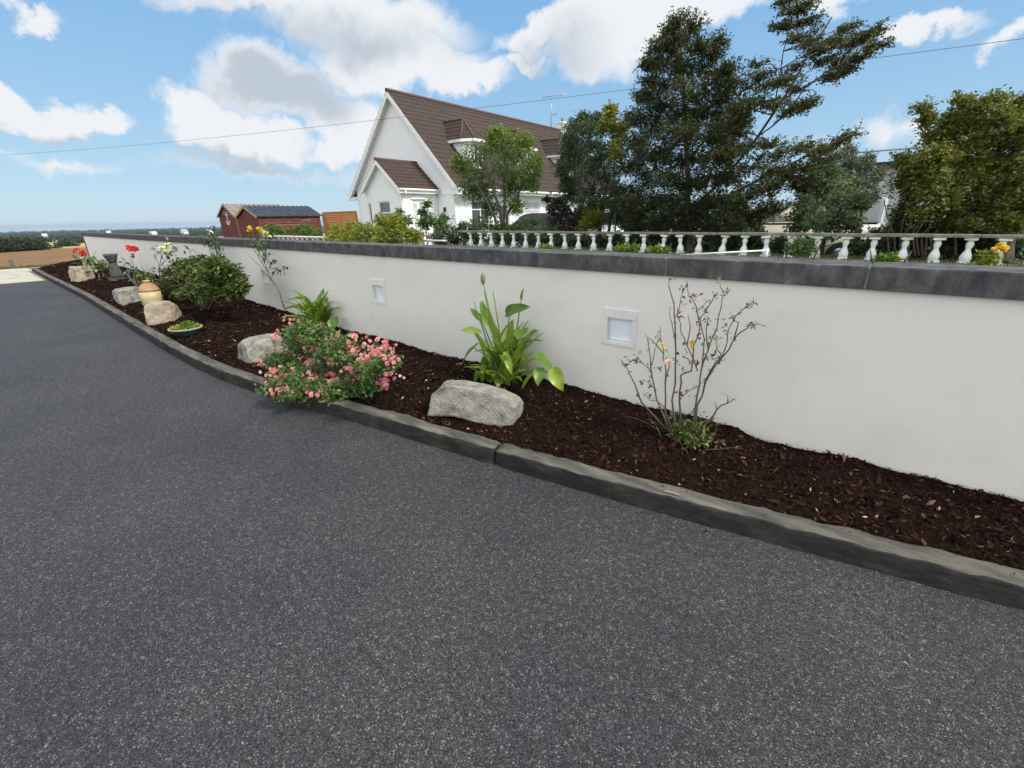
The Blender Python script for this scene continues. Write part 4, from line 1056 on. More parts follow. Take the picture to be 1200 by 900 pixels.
# ------------------------------------------------------------------ balustrade on the neighbour's side
BY = 9.0
def baluster_mesh(h):
    b = B(); w = .064
    b.box((-w,-w,0),(w,w,h*.10), bev=.004)
    b.lathe([(w*.85,h*.10),(w*1.0,h*.16),(w*1.02,h*.26),(w*.8,h*.38),(w*.5,h*.5),(w*.45,h*.56),(w*.62,h*.66),(w*.72,h*.74),(w*.55,h*.82),(w*.55,h*.87),(w*.8,h*.90)], n=12)
    b.box((-w*1.05,-w*1.05,h*.90),(w*1.05,w*1.05,h), bev=.004)
    bmesh.ops.recalc_face_normals(b.bm, faces=b.bm.faces)
    me = bpy.data.meshes.new('baluster'); b.bm.to_mesh(me); b.bm.free(); me.materials.append(MATS['concrete_white'])
    return me
def balustrade(label, xs, ztop, h, x0, x1, railmat, rail_h=.05, tilts={}):
    t = thing('balustrade', label, 'balustrade', ((x0+x1)/2, BY, ztop-h-rail_h))
    me = baluster_mesh(h)
    for i, x in enumerate(xs):
        o = bpy.data.objects.new('baluster', me); COL.objects.link(o); o.parent = t
        o.location = (x-(x0+x1)/2, random.uniform(-.01,.01), 0); o.rotation_euler = (random.gauss(0,.02), tilts.get(i, random.gauss(0,.025)), random.uniform(-.2,.2))
    n = max(2, int((x1-x0)/1.6)); e = np.linspace(x0, x1, n+1)
    for a, c_ in zip(e, e[1:]):
        r = B(); r.box((a+.003, BY-.085, ztop-rail_h+.002), (c_-.003, BY+.085, ztop+random.uniform(-.004,.004)), bev=.008); r.done('top_rail', railmat, t)
    r = B(); r.box((x0-.05, BY-.10, ztop-rail_h-h-.25), (x1+.05, BY+.10, ztop-rail_h-h-.002), bev=.006); r.done('base_course', 'rail_mossy', t)
bpx = [552,564,576.5,589,602,616,631,646,662,678,696,714.5,734.5,754.5,776,798,819,846,872,899,925.5,957,990,1023,1060,1098,1135,1172]
xs = [float(at_y(px, 290, BY)[0]) for px in bpx] + [1.46, 1.80, 2.14, 2.48]
balustrade('long mossy railed balustrade of small white balusters behind the wall', xs, 1.275, .345, -9.35, 2.6, 'rail_mossy', .045, {14:.12, 15:-.10, 17:.1, 19:-.08})
xs = list(np.arange(-20.6, -10.2, .42))
balustrade('lower white railed balustrade at the left, half buried in the bright hedge', xs, 1.02, .30, -20.9, -9.95, 'concrete_white', .04)
def loose_rail():
    t = thing('loose_rail', 'thin white rail fallen at an angle in front of the balusters', 'rail', at_y(850,298,8.3))
    b = B(); a, c_ = at_y(797,300.5,8.4), at_y(899,293.5,8.4); a[2] = max(a[2], .90)
    b.tube([a, c_], .016, n=6); b.done('bar', 'concrete_white', t)
    b = B(); c2 = at_y(897,304,8.4); b.tube([c_+np.array([0,0,.03]), np.array([c_[0],c_[1],.85])], .018, n=6); b.done('stub_post', 'concrete_white', t)
loose_rail()

# ------------------------------------------------------------------ house
def roof_slope(bb, x_e, z_e, x_r, z_r, y0, y1, courses, t=.045):
    """stepped tile courses from eave (x_e,z_e) to ridge (x_r,z_r) between y0 and y1"""
    for i in range(courses):
        a, c_ = i/courses, (i+1)/courses
        xa, za = x_e+(x_r-x_e)*a, z_e+(z_r-z_e)*a; xb, zb = x_e+(x_r-x_e)*c_, z_e+(z_r-z_e)*c_
        bb.quad((xa,y0,za+t),(xa,y1,za+t),(xb,y1,zb+.006),(xb,y0,zb+.006))
        bb.quad((xa,y0,za),(xa,y1,za),(xa,y1,za+t),(xa,y0,za+t))
        for y in (y0, y1): bb.bm.faces.new([bb.bm.verts.new(p) for p in ((xa,y,za-.06),(xb,y,zb-.06),(xb,y,zb+.006),(xa,y,za+t))])
    bb.quad((x_e,y0,z_e-.06),(x_e,y1,z_e-.06),(x_r,y1,z_r-.06),(x_r,y0,z_r-.06))
    bb.quad((x_e,y0,z_e-.06),(x_e,y1,z_e-.06),(x_e,y1,z_e),(x_e,y0,z_e))
def window(parent, o, u, n_out, W_, H_, bars=('T',), glass='dark_glass', fw=.06, sill=True):
    """a casement in a hole whose lower left corner is o; u along the wall; n_out out of it"""
    o = Vector(o); u = Vector(u); n = Vector(n_out); z = Vector((0,0,1)); o = o-n*.09
    def bar(bb, s0, s1, h0, h1, d=.05):
        pts = [o+u*s0+z*h0, o+u*s1+z*h0, o+u*s1+z*h1, o+u*s0+z*h1]
        bb.prism([tuple(p) for p in pts], tuple(n*d))
    f = B()
    bar(f,.002,W_-.002,.002,fw); bar(f,.002,W_-.002,H_-fw,H_-.002); bar(f,.002,fw,fw+.001,H_-fw-.001); bar(f,W_-fw,W_-.002,fw+.001,H_-fw-.001)
    for k in bars:
        if k == 'T': bar(f, fw+.001, W_-fw-.001, H_*.62, H_*.62+fw*.9, .047)
        if k == 'M': bar(f, W_*.5-fw*.45, W_*.5+fw*.45, fw+.001, H_-fw-.001, .044)
        if k == 'N':
            for q in (.33,.66): bar(f, W_*q-fw*.4, W_*q+fw*.4, fw+.001, H_-fw-.001, .044)
    w = f.done('window', 'white_trim', parent)
    g = B(); bar(g, fw*.5, W_-fw*.5, fw*.5, H_-fw*.5, .012); g.done('pane', glass, w)
    if sill:
        s = B(); q = o+n*.03; s.prism([tuple(q+u*-.05-z*.06), tuple(q+u*(W_+.05)-z*.06), tuple(q+u*(W_+.05)-z*.004), tuple(q+u*-.05-z*.004)], tuple(n*.12)); s.done('sill', 'white_trim', w)
    return w
def house():
    t = thing('house', 'white dormer bungalow with steep brown tiled roof behind the garden wall', 'house', (-21.4, 22, .3))
    xl, xr, xm = -25.65, -17.2, -21.35; yf, yb = 16.3, 33.0; zb, ze = -.2, 2.95; zr = 7.68
    m_ = (zr-2.97)/4.75
    w = B()
    # long front wall (faces +x) with windows and door
    holes = [(17.5-yf, 18.9-yf, 1.25-zb, 2.42-zb), (19.6-yf, 20.55-yf, .35-zb, 2.4-zb), (22.0-yf, 23.45-yf, 1.2-zb, 2.42-zb), (25.6-yf, 27.0-yf, 1.2-zb, 2.42-zb)]
    panel(w, (xr, yf, zb), (0,1,0), yb-yf, ze-zb, holes, .14, (-1,0,0))
    panel(w, (xl, yf, zb), (0,1,0), yb-yf, ze-zb, [], .1, (1,0,0))
    for y in (yf, yb):
        w.bm.faces.new([w.bm.verts.new(p) for p in ((xl,y,zb),(xr,y,zb),(xr,y,2.97+(-16.6-xr)*m_-.11),(xm,y,zr-.11),(xl,y,2.97+(xl+26.1)*m_-.11))])
    w.done('wall', 'white_render', t)
    o = lambda a, z: (xr, yf+a, z)
    window(t, (xr,17.5,1.25), (0,1,0), (1,0,0), 1.4, 1.17, ('T','M'))
    window(t, (xr,22.0,1.2), (0,1,0), (1,0,0), 1.45, 1.22, ('T','M'), 'curtain_glass')
    window(t, (xr,25.6,1.2), (0,1,0), (1,0,0), 1.4, 1.22, ('T','M'), 'curtain_glass')
    d = B(); d.box((xr-.10,19.62,.36),(xr-.06,20.53,2.38), bev=.004); dd = d.done('door', 'white_trim', t)
    d = B(); d.box((xr-.058,19.75,1.5),(xr-.05,20.4,2.2)); d.done('pane', 'dark_glass', dd)
    # main roof
    r = B(); roof_slope(r, -16.6, 2.97, xm, zr, 16.0, 33.3, 20); roof_slope(r, -26.1, 2.97, xm, zr, 16.0, 33.3, 20)
    rf = r.done('roof', 'roof_tile', t)
    k = B(); k.tube([(xm,15.98,zr+.01),(xm,33.3,zr+.01)], .10, n=8); k.done('ridge', 'ridge_tile', rf)
    # barge boards on the gable, soffit box ends
    for sx, xe in ((1,-16.6),(-1,-26.1)):
        b = B(); 
        for (ya, yb_, dz) in ((15.985, 16.03, .02),):
            b.prism([(xe,ya,2.97-.02),(xm,ya,zr-.02),(xm,ya,zr-.30),(xe,ya,2.97-.30)], (0,.04,0))
        b.prism([(xe,16.03,2.97-.10),(xm,16.03,zr-.10),(xm,16.03,zr-.13),(xe,16.03,2.97-.13)], (0,.26,0))
        b.done('barge_board', 'white_trim', t)
    for xa, xb in ((-17.19,-16.60),(-26.05,-25.66)):
        b = B(); b.box((xa,16.03,2.68),(xb,16.29,2.86)); b.done('box_end', 'white_trim', t)
    b = B(); b.box((-17.18,16.32,2.80),(-16.66,33.2,2.86)); b.box((-16.66,16.32,2.74),(-16.62,33.2,2.96)); b.done('soffit', 'white_trim', t)
    b = B(); b.tube([(-16.56,16.0,2.90),(-16.56,33.2,2.90)], .06, n=8); g = b.done('gutter', 'white_trim', t)
    b = B(); b.tube([(-16.56,16.2,2.86),(-16.62,16.22,2.72),(-17.10,16.20,2.48),(-17.12,16.24,2.3),(-17.12,16.24,.3)], .035, n=8); b.done('downpipe', 'white_trim', t)
    # string line under the gable
    b = B(); b.box((-18.35,16.27,2.70),(-17.3,16.298,2.78)); b.done('gable_band', 'white_trim', t)
    b = B(); b.box((-17.95,16.22,1.9),(-17.83,16.298,2.12), bev=.01); b.done('wall_lamp', 'black_trim', t)
    b = B(); b.box((-17.198,17.0,2.2),(-17.14,17.15,2.5), bev=.01); b.done('alarm_box', 'white_trim', t)
    b = B(); b.box((-17.30,27.95,-.1),(-16.95,28.3,2.8)); b.done('brick_pier', 'brick_red', t)
    # chimney and aerial
    c_ = at_y(669,150,31.0)
    b = B(); b.box((xm-.3,31.6,7.1),(xm+.3,32.3,8.15)); b.box((xm-.36,31.54,8.152),(xm+.36,32.36,8.25), bev=.02); ch = b.done('chimney', 'white_render', rf)
    b = B()
    b.lathe([(.13,8.25),(.11,8.5),(.13,8.55)], (xm,31.95,0), 10)
    b.done('chimney_pot', 'terracotta', rf)
    b = B(); b.tube([(xm-.3,30.86,7.3),(xm-.3,30.86,9.95)], .03, n=5)
    b.tube([(xm-.9,30.6,9.8),(xm+.75,31.1,9.85)], .02, n=4)
    for q in np.linspace(-.85,.7,8): b.tube([(xm-.1+q,30.85+q*.3-.3*.8,9.82),(xm-.1+q,30.85+q*.3+.3*.8,9.82)], .012, n=4)
    b.tube([(xm-.3,30.86,8.6),(xm+.35,30.86,8.7)], .02, n=4); b.tube([(xm+.35,30.6,8.5),(xm+.35,31.1,8.9)], .02, n=4)
    b.done('aerial', 'aluminium', t)
    # porch projecting from the gable
    px0, px1, pm, pf = -21.3, -18.4, -19.8, 14.02; pz = 2.93; pr = 4.27; pe0, pe1 = -21.38, -18.2
    w = B()
    ph = [(.12,.36, 1.0-zb, 2.38-zb), (1.02,1.95,.95-zb,2.44-zb)]
    panel(w, (px0,pf,zb), (1,0,0), px1-px0, pz-zb-.05, ph, .16, (0,1,0))
    dh = [(14.66-pf, 15.40-pf, .32-zb, 2.44-zb)]
    panel(w, (px1,pf,zb), (0,1,0), 16.29-pf, pz-zb-.05, dh, .12, (-1,0,0))
    panel(w, (px0,pf,zb), (0,1,0), 16.29-pf, pz-zb-.05, [], .1, (1,0,0))
    w.bm.faces.new([w.bm.verts.new(p) for p in ((px0,pf,pz-.05),(px1,pf,pz-.05),(px1,pf,2.96+.2*.83-.09),(pm,pf,pr-.09),(px0,pf,2.96+.08*.83-.09))])
    w.done('porch_wall', 'white_render', t)
    window(t, (px0+.12,pf,1.0), (1,0,0), (0,-1,0), .24, 1.38, (), 'dark_glass', .04)
    window(t, (px0+1.02,pf,.95), (1,0,0), (0,-1,0), .93, 1.49, ('T',), 'dark_glass')
    d = B(); d.box((px1-.09,14.67,.33),(px1-.05,15.03,2.42), bev=.003); d.box((px1-.09,15.035,.33),(px1-.05,15.39,2.42), bev=.003); dd = d.done('door', 'white_trim', t)
    d = B(); d.box((px1-.048,14.74,.8),(px1-.042,14.97,2.32)); d.box((px1-.048,15.10,.8),(px1-.042,15.32,2.32)); d.done('pane', 'curtain_glass', dd)
    d = B(); d.prism([(px1+.003,14.55,2.5),(px1+.003,15.5,2.5),(px1+.003,15.03,2.82)], (.05,0,0)); d.done('pediment', 'white_trim', t)
    d = B(); d.box((px1-.03,14.9,1.25),(px1-.01,15.0,1.3)); d.done('handle', 'black_trim', dd)
    r = B(); roof_slope(r, pe1, 2.96, pm, pr, 13.78, 16.25, 8); roof_slope(r, pe0, 2.96, pm, pr, 13.78, 16.25, 8); pr_ = r.done('porch_roof', 'roof_tile', t)
    k = B(); k.tube([(pm,13.76,pr+.01),(pm,16.25,pr+.01)], .08, n=8); k.done('ridge', 'ridge_tile', pr_)
    for xe in (pe0, pe1):
        b = B(); b.prism([(xe,13.765,2.94),(pm,13.765,pr-.02),(pm,13.765,pr-.22),(xe,13.765,2.94-.2)], (0,.04,0))
        b.prism([(xe,13.81,2.87),(pm,13.81,pr-.09),(pm,13.81,pr-.115),(xe,13.81,2.845)], (0,.20,0)); b.done('barge_board', 'white_trim', t)
    b = B(); b.box((-18.40,13.8,2.80),(-18.22,16.2,2.84)); b.box((-18.22,13.8,2.74),(-18.18,16.2,2.95)); b.tube([(-18.13,13.78,2.9),(-18.13,16.2,2.9)], .05, n=8)
    b.tube([(-18.13,14.1,2.85),(-18.13,14.1,2.66)], .04, n=6); b.done('porch_gutter', 'white_trim', t)
    # dormers
    for yc in (18.55, 23.0, 27.35):
        dz = 5.22; hw = .62
        w = B(); poly = [(-20.2,yc-hw,3.9),(-18.1,yc-hw,3.9),(-17.62,yc-hw*.55,3.9),(-17.62,yc+hw*.55,3.9),(-18.1,yc+hw,3.9),(-20.2,yc+hw,3.9)]
        w.prism(poly, (0,0,dz-3.9)); dm = w.done('dormer', 'white_render', t)
        ew = hw+.2; eave = [(-18.98,yc-ew,dz),(-18.0,yc-ew,dz),(-17.40,yc-ew*.55,dz),(-17.40,yc+ew*.55,dz),(-18.0,yc+ew,dz),(-18.98,yc+ew,dz)]
        b = B(); b.prism(eave, (0,0,.13)); b.done('dormer_fascia', 'white_trim', dm)
        zt = dz+.132; ap = (-18.55, yc, 6.40); bk = (-20.08, yc, 6.40)
        r = B(); E_ = [(x,y,zt) for x,y,_ in eave]
        def courses(p0, p1, q0, q1, n=5):
            for i in range(n):
                a, c_ = i/n, (i+1)/n
                L0 = Vector(p0).lerp(Vector(q0), a); L1 = Vector(p1).lerp(Vector(q1), a); H0 = Vector(p0).lerp(Vector(q0), c_); H1 = Vector(p1).lerp(Vector(q1), c_)
                up = Vector((0,0,.03)); r.quad(L0+up, L1+up, H1, H0); r.quad(L0, L1, L1+up, L0+up)
        courses(E_[0],E_[1],bk,ap); courses(E_[1],E_[2],ap,ap); courses(E_[2],E_[3],ap,ap); courses(E_[3],E_[4],ap,ap); courses(E_[4],E_[5],ap,bk)
        r.done('dormer_roof', 'roof_tile', dm)
        b = B()
        for e in E_[1:5]: b.tube([(e[0],e[1],zt+.02),(ap[0],ap[1],ap[2]+.02)], .05, n=6)
        b.tube([(ap[0],yc,6.42),(bk[0],yc,6.42)], .06, n=6); b.done('dormer_ridge', 'ridge_tile', dm)
        g = B(); g.box((-17.617,yc-.28,4.28),(-17.60,yc+.28,5.1)); g.done('dormer_pane', 'dark_glass', dm)
        f = B()
        for (a, c_) in ((-.33,-.275),(.275,.33),(-.03,.03)): f.box((-17.616,yc+a,4.25),(-17.575,yc+c_,5.14))
        f.box((-17.616,yc-.33,4.2),(-17.57,yc+.33,4.262)); f.box((-17.616,yc-.33,5.1),(-17.57,yc+.33,5.16)); f.done('dormer_frame', 'white_trim', dm)
house()

# ------------------------------------------------------------------ sheds and fence
def clad(b, p0, p1, z0, z1f, step=.17, out=(0,-1,0)):
    """overlapping boards between two plan points up to height z1f(t)"""
    p0 = Vector((p0[0],p0[1],0)); p1 = Vector((p1[0],p1[1],0)); n = Vector(out); z = z0
    zmax = max(z1f(t/20) for t in range(21))
    while z < zmax-.01:
        zt = min(z+step, zmax); ts = [t/40 for t in range(41) if z1f(t/40) >= z+.3*step]
        if ts:
            a, c_ = p0.lerp(p1, ts[0]), p0.lerp(p1, ts[-1])
            b.quad(a+n*.035+Vector((0,0,z)), c_+n*.035+Vector((0,0,z)), c_+n*.004+Vector((0,0,zt)), a+n*.004+Vector((0,0,zt)))
            b.quad(a+Vector((0,0,z)), c_+Vector((0,0,z)), c_+n*.035+Vector((0,0,z)), a+n*.035+Vector((0,0,z)))
        z = zt
def shed(label, x0, x1, y0, y1, zb, ze, zr, roofmat, ribs, wallm='shed_red', anchor=False, stain=False):
    xm = (x0+x1)/2
    t = thing('garden_shed', label, 'shed', (xm, y0, zb))
    b = B(); gz = lambda q: ze+(zr-ze)*(1-abs(2*q-1))-.03
    clad(b, (x0,y0), (x1,y0), zb, gz); clad(b, (x1,y0), (x1,y1), zb, lambda q: ze, out=(1,0,0))
    for y in (y0, y1): b.bm.faces.new([b.bm.verts.new(p) for p in ((x0,y,zb),(x1,y,zb),(x1,y,ze),(xm,y,zr-.02),(x0,y,ze))])
    b.quad((x0,y0,zb),(x0,y1,zb),(x0,y1,ze),(x0,y0,ze)); b.quad((x1,y0,zb),(x1,y1,zb),(x1,y1,ze),(x1,y0,ze))
    b.done('shed_wall', wallm, t)
    r = B(); ov = .14
    for xe in (x0, x1):
        sx = 1 if xe > xm else -1; m_ = (zr-ze)/(abs(xe-xm)); xo = xe+sx*ov; zo = ze-m_*ov
        r.prism([(xm,y0-ov,zr+.02),(xo,y0-ov,zo+.02),(xo,y0-ov,zo+.06),(xm,y0-ov,zr+.06)], (0,y1-y0+2*ov,0))
        n = int((y1-y0+2*ov)/ribs)
        for i in range(n+1):
            y = y0-ov+i*ribs
            r.prism([(xm,y,zr+.061),(xo,y,zo+.061),(xo,y,zo+.095),(xm,y,zr+.095)], (0,ribs*.28,0))
    rf = r.done('roof', roofmat, t)
    c_ = B()
    for xe in (x0, x1):
        sx = 1 if xe > xm else -1; m_ = (zr-ze)/(abs(xe-xm)); xo = xe+sx*ov; zo = ze-m_*ov
        c_.prism([(xm,y0-ov-.025,zr+.05),(xo,y0-ov-.025,zo+.05),(xo,y0-ov-.025,zo-.07),(xm,y0-ov-.025,zr-.07)], (0,.022,0))
    c_.done('barge_board', 'post_tan' if stain else 'shed_roof_old', t)
    c_ = B()
    for x in (x0, x1): c_.box((x-.03,y0-.035,zb),(x+.035,y0-.005,ze-.02))
    c_.done('corner_post', wallm, t)
    if anchor:
        a = B(); yy = y0-.035; zc = ze-.05; k = .85
        a.tube([(xm+.1,yy,zc+.25*k),(xm+.1,yy,zc-.65*k)], .035, n=6)
        arc = [(xm+.1+.42*k*math.sin(q), yy, zc-.25*k-.42*k*math.cos(q)) for q in np.linspace(-1.35,1.35,13)]
        a.tube(arc, .035, n=6); a.tube([(xm-.2,yy,zc+.16),(xm+.4,yy,zc+.16)], .035, n=6)
        a.lathe([(.09,-.02),(.12,0),(.09,.02)], (xm-.22,yy,zc+.3), 10); a.lathe([(.09,-.02),(.12,0),(.09,.02)], (xm+.2,yy,zc+.3), 10)
        a.done('anchor_ornament', 'concrete_white', t)
    if stain:
        a = B(); a.box((x1+.03,y0+.3,ze-.55),(x1+.04,y0+2.7,ze-.52)); a.box((x1+.03,y1-1.3,ze-.28),(x1+.045,y1-.7,ze-.25)); a.done('batten', 'post_tan', t)
    return t
shed('older red board shed with weathered pale roof and white anchor on its end', -41.9, -38.75, 14.0, 18.0, -.6, 2.03, 2.85, 'shed_roof_old', .32, anchor=True)
shed('red board shed with ribbed dark roof beside the orange fence', -32.75, -29.75, 12.0, 15.9, -.4, 1.90, 2.46, 'shed_roof_dark', .30, stain=True)
def board_fence():
    t = thing('board_fence', 'orange stained board fence between the dark roofed shed and the house', 'fence', (-27.6, 16.1, 0))
    y = 16.1; x0, x1 = -29.75, -25.7; z = -.2
    b = B()
    while z < 2.0:
        b.box((x0+.32,y-.012,z),(x1,y+.012,z+.138), bev=.003); z += .145
    b.done('board_panel', 'fence_orange', t)
    b = B(); b.box((x0+.05,y-.06,-.2),(x0+.30,y+.05,2.06), bev=.008); b.done('post', 'post_tan', t)
    for x in (-27.6, -25.8):
        b = B(); b.box((x-.05,y+.014,-.2),(x+.05,y+.1,2.05), bev=.006); b.done('post', 'fence_orange', t)
    b = B(); b.box((x0+.05,y-.05,2.063),(x1,y+.06,2.10), bev=.006); b.done('cap_rail', 'fence_orange', t)
board_fence()

# ------------------------------------------------------------------ cars and van behind the hedges
def car(label, name, loc, rz, L, Wd, H, hull, cab, paint, glass='dark_glass', cat='car', extra=None):
    """hull and cab are side outlines (x along the car, z); glass panes are set proud of the cabin sides"""
    t = thing(name, label, cat, loc, rz); M = Matrix.Translation(Vector([float(v) for v in loc])) @ Matrix.Rotation(rz, 4, 'Z')
    def tr(p): return tuple(M @ Vector(p))
    def sect(poly, w, inset=0.):
        b = B(); a = [b.bm.verts.new(tr((x,-w/2,z))) for x, z in poly]; c_ = [b.bm.verts.new(tr((x,w/2,z))) for x, z in poly]
        b.bm.faces.new(a); b.bm.faces.new(list(reversed(c_)))
        for i in range(len(a)): b.bm.faces.new((a[i], c_[i], c_[(i+1)%len(a)], a[(i+1)%len(a)]))
        es = [e for e in b.bm.edges]; bmesh.ops.bevel(b.bm, geom=es, offset=.05, segments=3, affect='EDGES')
        for f in b.bm.faces: f.smooth = True
        return b
    body = sect(hull, Wd).done('body', paint, t)
    cb = sect(cab['poly'], Wd-.16).done('cabin', cab.get('mat', paint), t)
    for nm, poly in cab['side']:
        for s in (-1, 1):
            b = B(); y = s*((Wd-.16)/2+.004); v = [b.bm.verts.new(tr((x,y,z))) for x, z in poly]; b.bm.faces.new(v)
            b.done('side_window', glass, t)
    for (p0, p1) in cab['screens']:
        b = B(); w = (Wd-.16)/2-.12; d = Vector((p1[1]-p0[1],0,-(p1[0]-p0[0]))).normalized()*cab.get('so', .006)
        q = [(p0[0]+d.x,-w,p0[1]+d.z),(p0[0]+d.x,w,p0[1]+d.z),(p1[0]+d.x,w*.92,p1[1]+d.z),(p1[0]+d.x,-w*.92,p1[1]+d.z)]
        b.bm.faces.new([b.bm.verts.new(tr(p)) for p in q]); b.done('windscreen', glass, t)
    rw = .31
    for x in cab.get('axles', (-L*.31, L*.31)):
        for s in (-1, 1):
            b = B(); prof = [(rw*.55,-.09),(rw*.95,-.1),(rw,-.07),(rw,.07),(rw*.95,.1),(rw*.55,.09)]
            rot = Matrix.Rotation(rz, 3, 'Z') @ Matrix.Rotation(R(90), 3, 'X')
            b.lathe(prof, tr((x, s*(Wd/2-.09), rw)), 18, tilt=rot); w = b.done('wheel', 'rubber', t)
            b = B(); b.lathe([(.02,-.105),(rw*.5,-.10),(rw*.54,-.08),(rw*.54,.08),(rw*.5,.10),(.02,.105)], tr((x, s*(Wd/2-.085), rw)), 14, tilt=rot); b.done('rim', 'chrome', w)
    if extra: extra(t, tr)
    return t
HULL = [(-2.1,.3),(2.05,.3),(2.12,.55),(2.0,.82),(.95,.95),(-1.6,.98),(-2.1,.9),(-2.15,.6)]
CAB = dict(poly=[(-1.85,.95),(1.15,.93),(.35,1.42),(-.2,1.48),(-1.1,1.45),(-1.6,1.25)],
           side=[('a',[(-1.55,1.0),(-.35,1.0),(-.35,1.39),(-1.0,1.38),(-1.35,1.2)]),('b',[(-.28,1.0),(.9,.99),(.3,1.36),(-.28,1.40)])],
           screens=[((1.13,.97),(.40,1.40)),((-1.1,1.43),(-1.75,1.05))])
def car_lights(t, tr):
    for s in (-1, 1):
        b = B(); b.box((-.06,-.13,-.06),(.06,.13,.06), bev=.02)
        for v in b.bm.verts: v.co = Vector(tr((2.03+v.co.x, s*.62+v.co.y, .70+v.co.z)))
        b.done('headlight', 'light_glass', t)
        b = B(); b.box((-.05,-.12,-.08),(.05,.12,.08), bev=.02)
        for v in b.bm.verts: v.co = Vector(tr((-2.11+v.co.x, s*.64+v.co.y, .78+v.co.z)))
        b.done('tail_light', 'tail_red', t)
cz = local_z(-12.6, 17.0)
car('dark grey parked car with curved roof behind the variegated bush', 'parked_car', (-12.5, 17.0, .27), math.pi, 4.2, 1.72, 1.48, HULL, CAB, 'car_dark', extra=car_lights)
car('silver parked car half hidden between the tree trunks left of the big tree', 'parked_car', (-8.7, 16.2, .3), R(200), 4.2, 1.72, 1.48, HULL, CAB, 'car_silver', extra=car_lights)
VH = [(-1.85,.3),(2.3,.3),(2.38,.6),(2.25,1.02),(1.75,1.08),(-1.85,1.08)]
VC = dict(poly=[(-.35,1.06),(1.78,1.06),(1.05,1.46),(-.35,1.46)], side=[('a',[(.35,1.1),(1.55,1.1),(1.02,1.41),(.35,1.41)])], screens=[((1.76,1.10),(1.08,1.44))], axles=(-1.15, 1.55))
def van_extra(t, tr):
    b = B(); b.box((-1.8,-.84,1.02),(-.37,.84,1.62), bev=.08)
    for v in b.bm.verts: v.co = Vector(tr(v.co))
    b.done('rear_body', 'van_top', t)  # grey instead of beige: shade on the rear is put into the colour
    b = B()
    for s in (-1, 1): b.box((-1.75,s*.862-.012,1.015),(1.75,s*.862+.012,1.06))
    for v in b.bm.verts: v.co = Vector(tr(v.co))
    b.done('waist_strip', 'black_trim', t)
    b = B(); y = .868
    # the dark mark on the door: a dash, a hook and a ring
    def mk(pts): b.tube([tr((x, y, z)) for x, z in pts], .014, n=5)
    mk([(1.55,.80),(1.42,.81),(1.36,.80)]); mk([(1.28,.88),(1.22,.90),(1.17,.86),(1.2,.82),(1.16,.78),(1.22,.75)])
    mk([(1.08,.90),(1.0,.88),(.96,.82),(.99,.76),(1.08,.73)]); mk([(1.08,.86),(1.05,.82),(1.09,.78)]); mk([(.6,.82),(.5,.80),(.45,.81)])
    b.done('door_emblem', 'black_trim', t)
    car_lights(t, lambda p: tr((p[0]*(1.1 if p[0] > 0 else .88), p[1], p[2])))
car('old beige camper van with black waist strip behind the pale green bush', 'camper_van', (-2.15, 14.9, .28), math.pi, 4.9, 1.74, 2.0, VH, VC, 'van_beige', 'curtain_glass', 'van', van_extra)
bpy.data.objects['camper_van'].location.z += 0

def flat_house():
    t = thing('flat_roofed_building', 'grey flat roofed building with dark fascia behind the right hand trees', 'building', (0, 22, .3))
    b = B(); b.box((-3.2,22,-.2),(5.0,27,3.02)); b.done('wall', 'flat_wall', t)
    b = B(); b.box((-3.4,21.8,3.022),(5.2,27.2,3.22), bev=.02); b.done('roof_fascia', 'black_trim', t)
    b = B(); b.tube([(-3.2,22.2,3.62),(5,22.2,3.62)], .025, n=5)
    for x in np.arange(-3.2,5.1,1.64): b.tube([(x,22.2,3.2),(x,22.2,3.62)], .02, n=5)
    b.done('roof_rail', 'aluminium', t)
    b = B(); b.lathe([(.12,3.2),(.12,3.4),(.18,3.42),(.05,3.5)], (-.55,22.6,0), 10); b.done('roof_vent', 'aluminium', t)
flat_house()

# ------------------------------------------------------------------ overhead cable
def cable():
    P0 = CC+unit(ray(-250,176))*75; P1 = CC+unit(ray(1330,28))*15
    b = B(); pts = []
    for i in range(60):
        s = i/59; p = P0+(P1-P0)*s; p[2] -= 4*1.15*s*(1-s)*(1-.35*(s-.5)); pts.append(p)
    b.tube(pts, .0055, n=5); tag(b.done('overhead_cable', 'cable_black'), 'thin dark overhead cable crossing the sky in front of the house gable', 'cable')
cable()

# ------------------------------------------------------------------ trees and shrubs behind the wall
def gz(x, y): return local_z(x, y)
def line(pts, Y, dy=.0):
    return [at_y(px, py, Y+dy*i/(len(pts)-1)) for i, (px, py) in enumerate(pts)]

# small rounded tree in front of the house
Y = 12.0
base = at_y(590,276,Y); base[2] = gz(base[0], Y)-.05
tr_ = [[base]+line([(588,262),(584,240),(575,215),(570,195),(572,178)],Y,.3), [base+np.array([.08,0,0])]+line([(590,255),(592,230),(590,205),(593,180),(600,165)],Y,-.3), [base+np.array([.12,.05,0])]+line([(594,252),(604,235),(612,215),(616,195)],Y,.2), [base+np.array([-.1,0,0])]+line([(580,255),(572,238),(560,218),(552,205)],Y,-.2)]
cl = px_clumps([(545,195,14,1,-.1),(560,182,16),(578,170,16,1,.2),(590,160,10,1,.35),(598,172,14,1,.2),(614,165,10,1,.35),(612,180,16,1,.1),(622,200,15),(622,216,9),(560,205,18,1,-.1),(585,198,20,1,-.1),(605,205,16,1,-.05),(552,222,12,1,-.15),(568,228,14,1,-.2),(598,222,12,1,-.1),(575,245,9,1,-.1),(605,242,9,1,.1),(537,190,8,1,.2),(628,190,6),(582,155,7,1,.4)], Y, .6, 1, 1, 1.3)
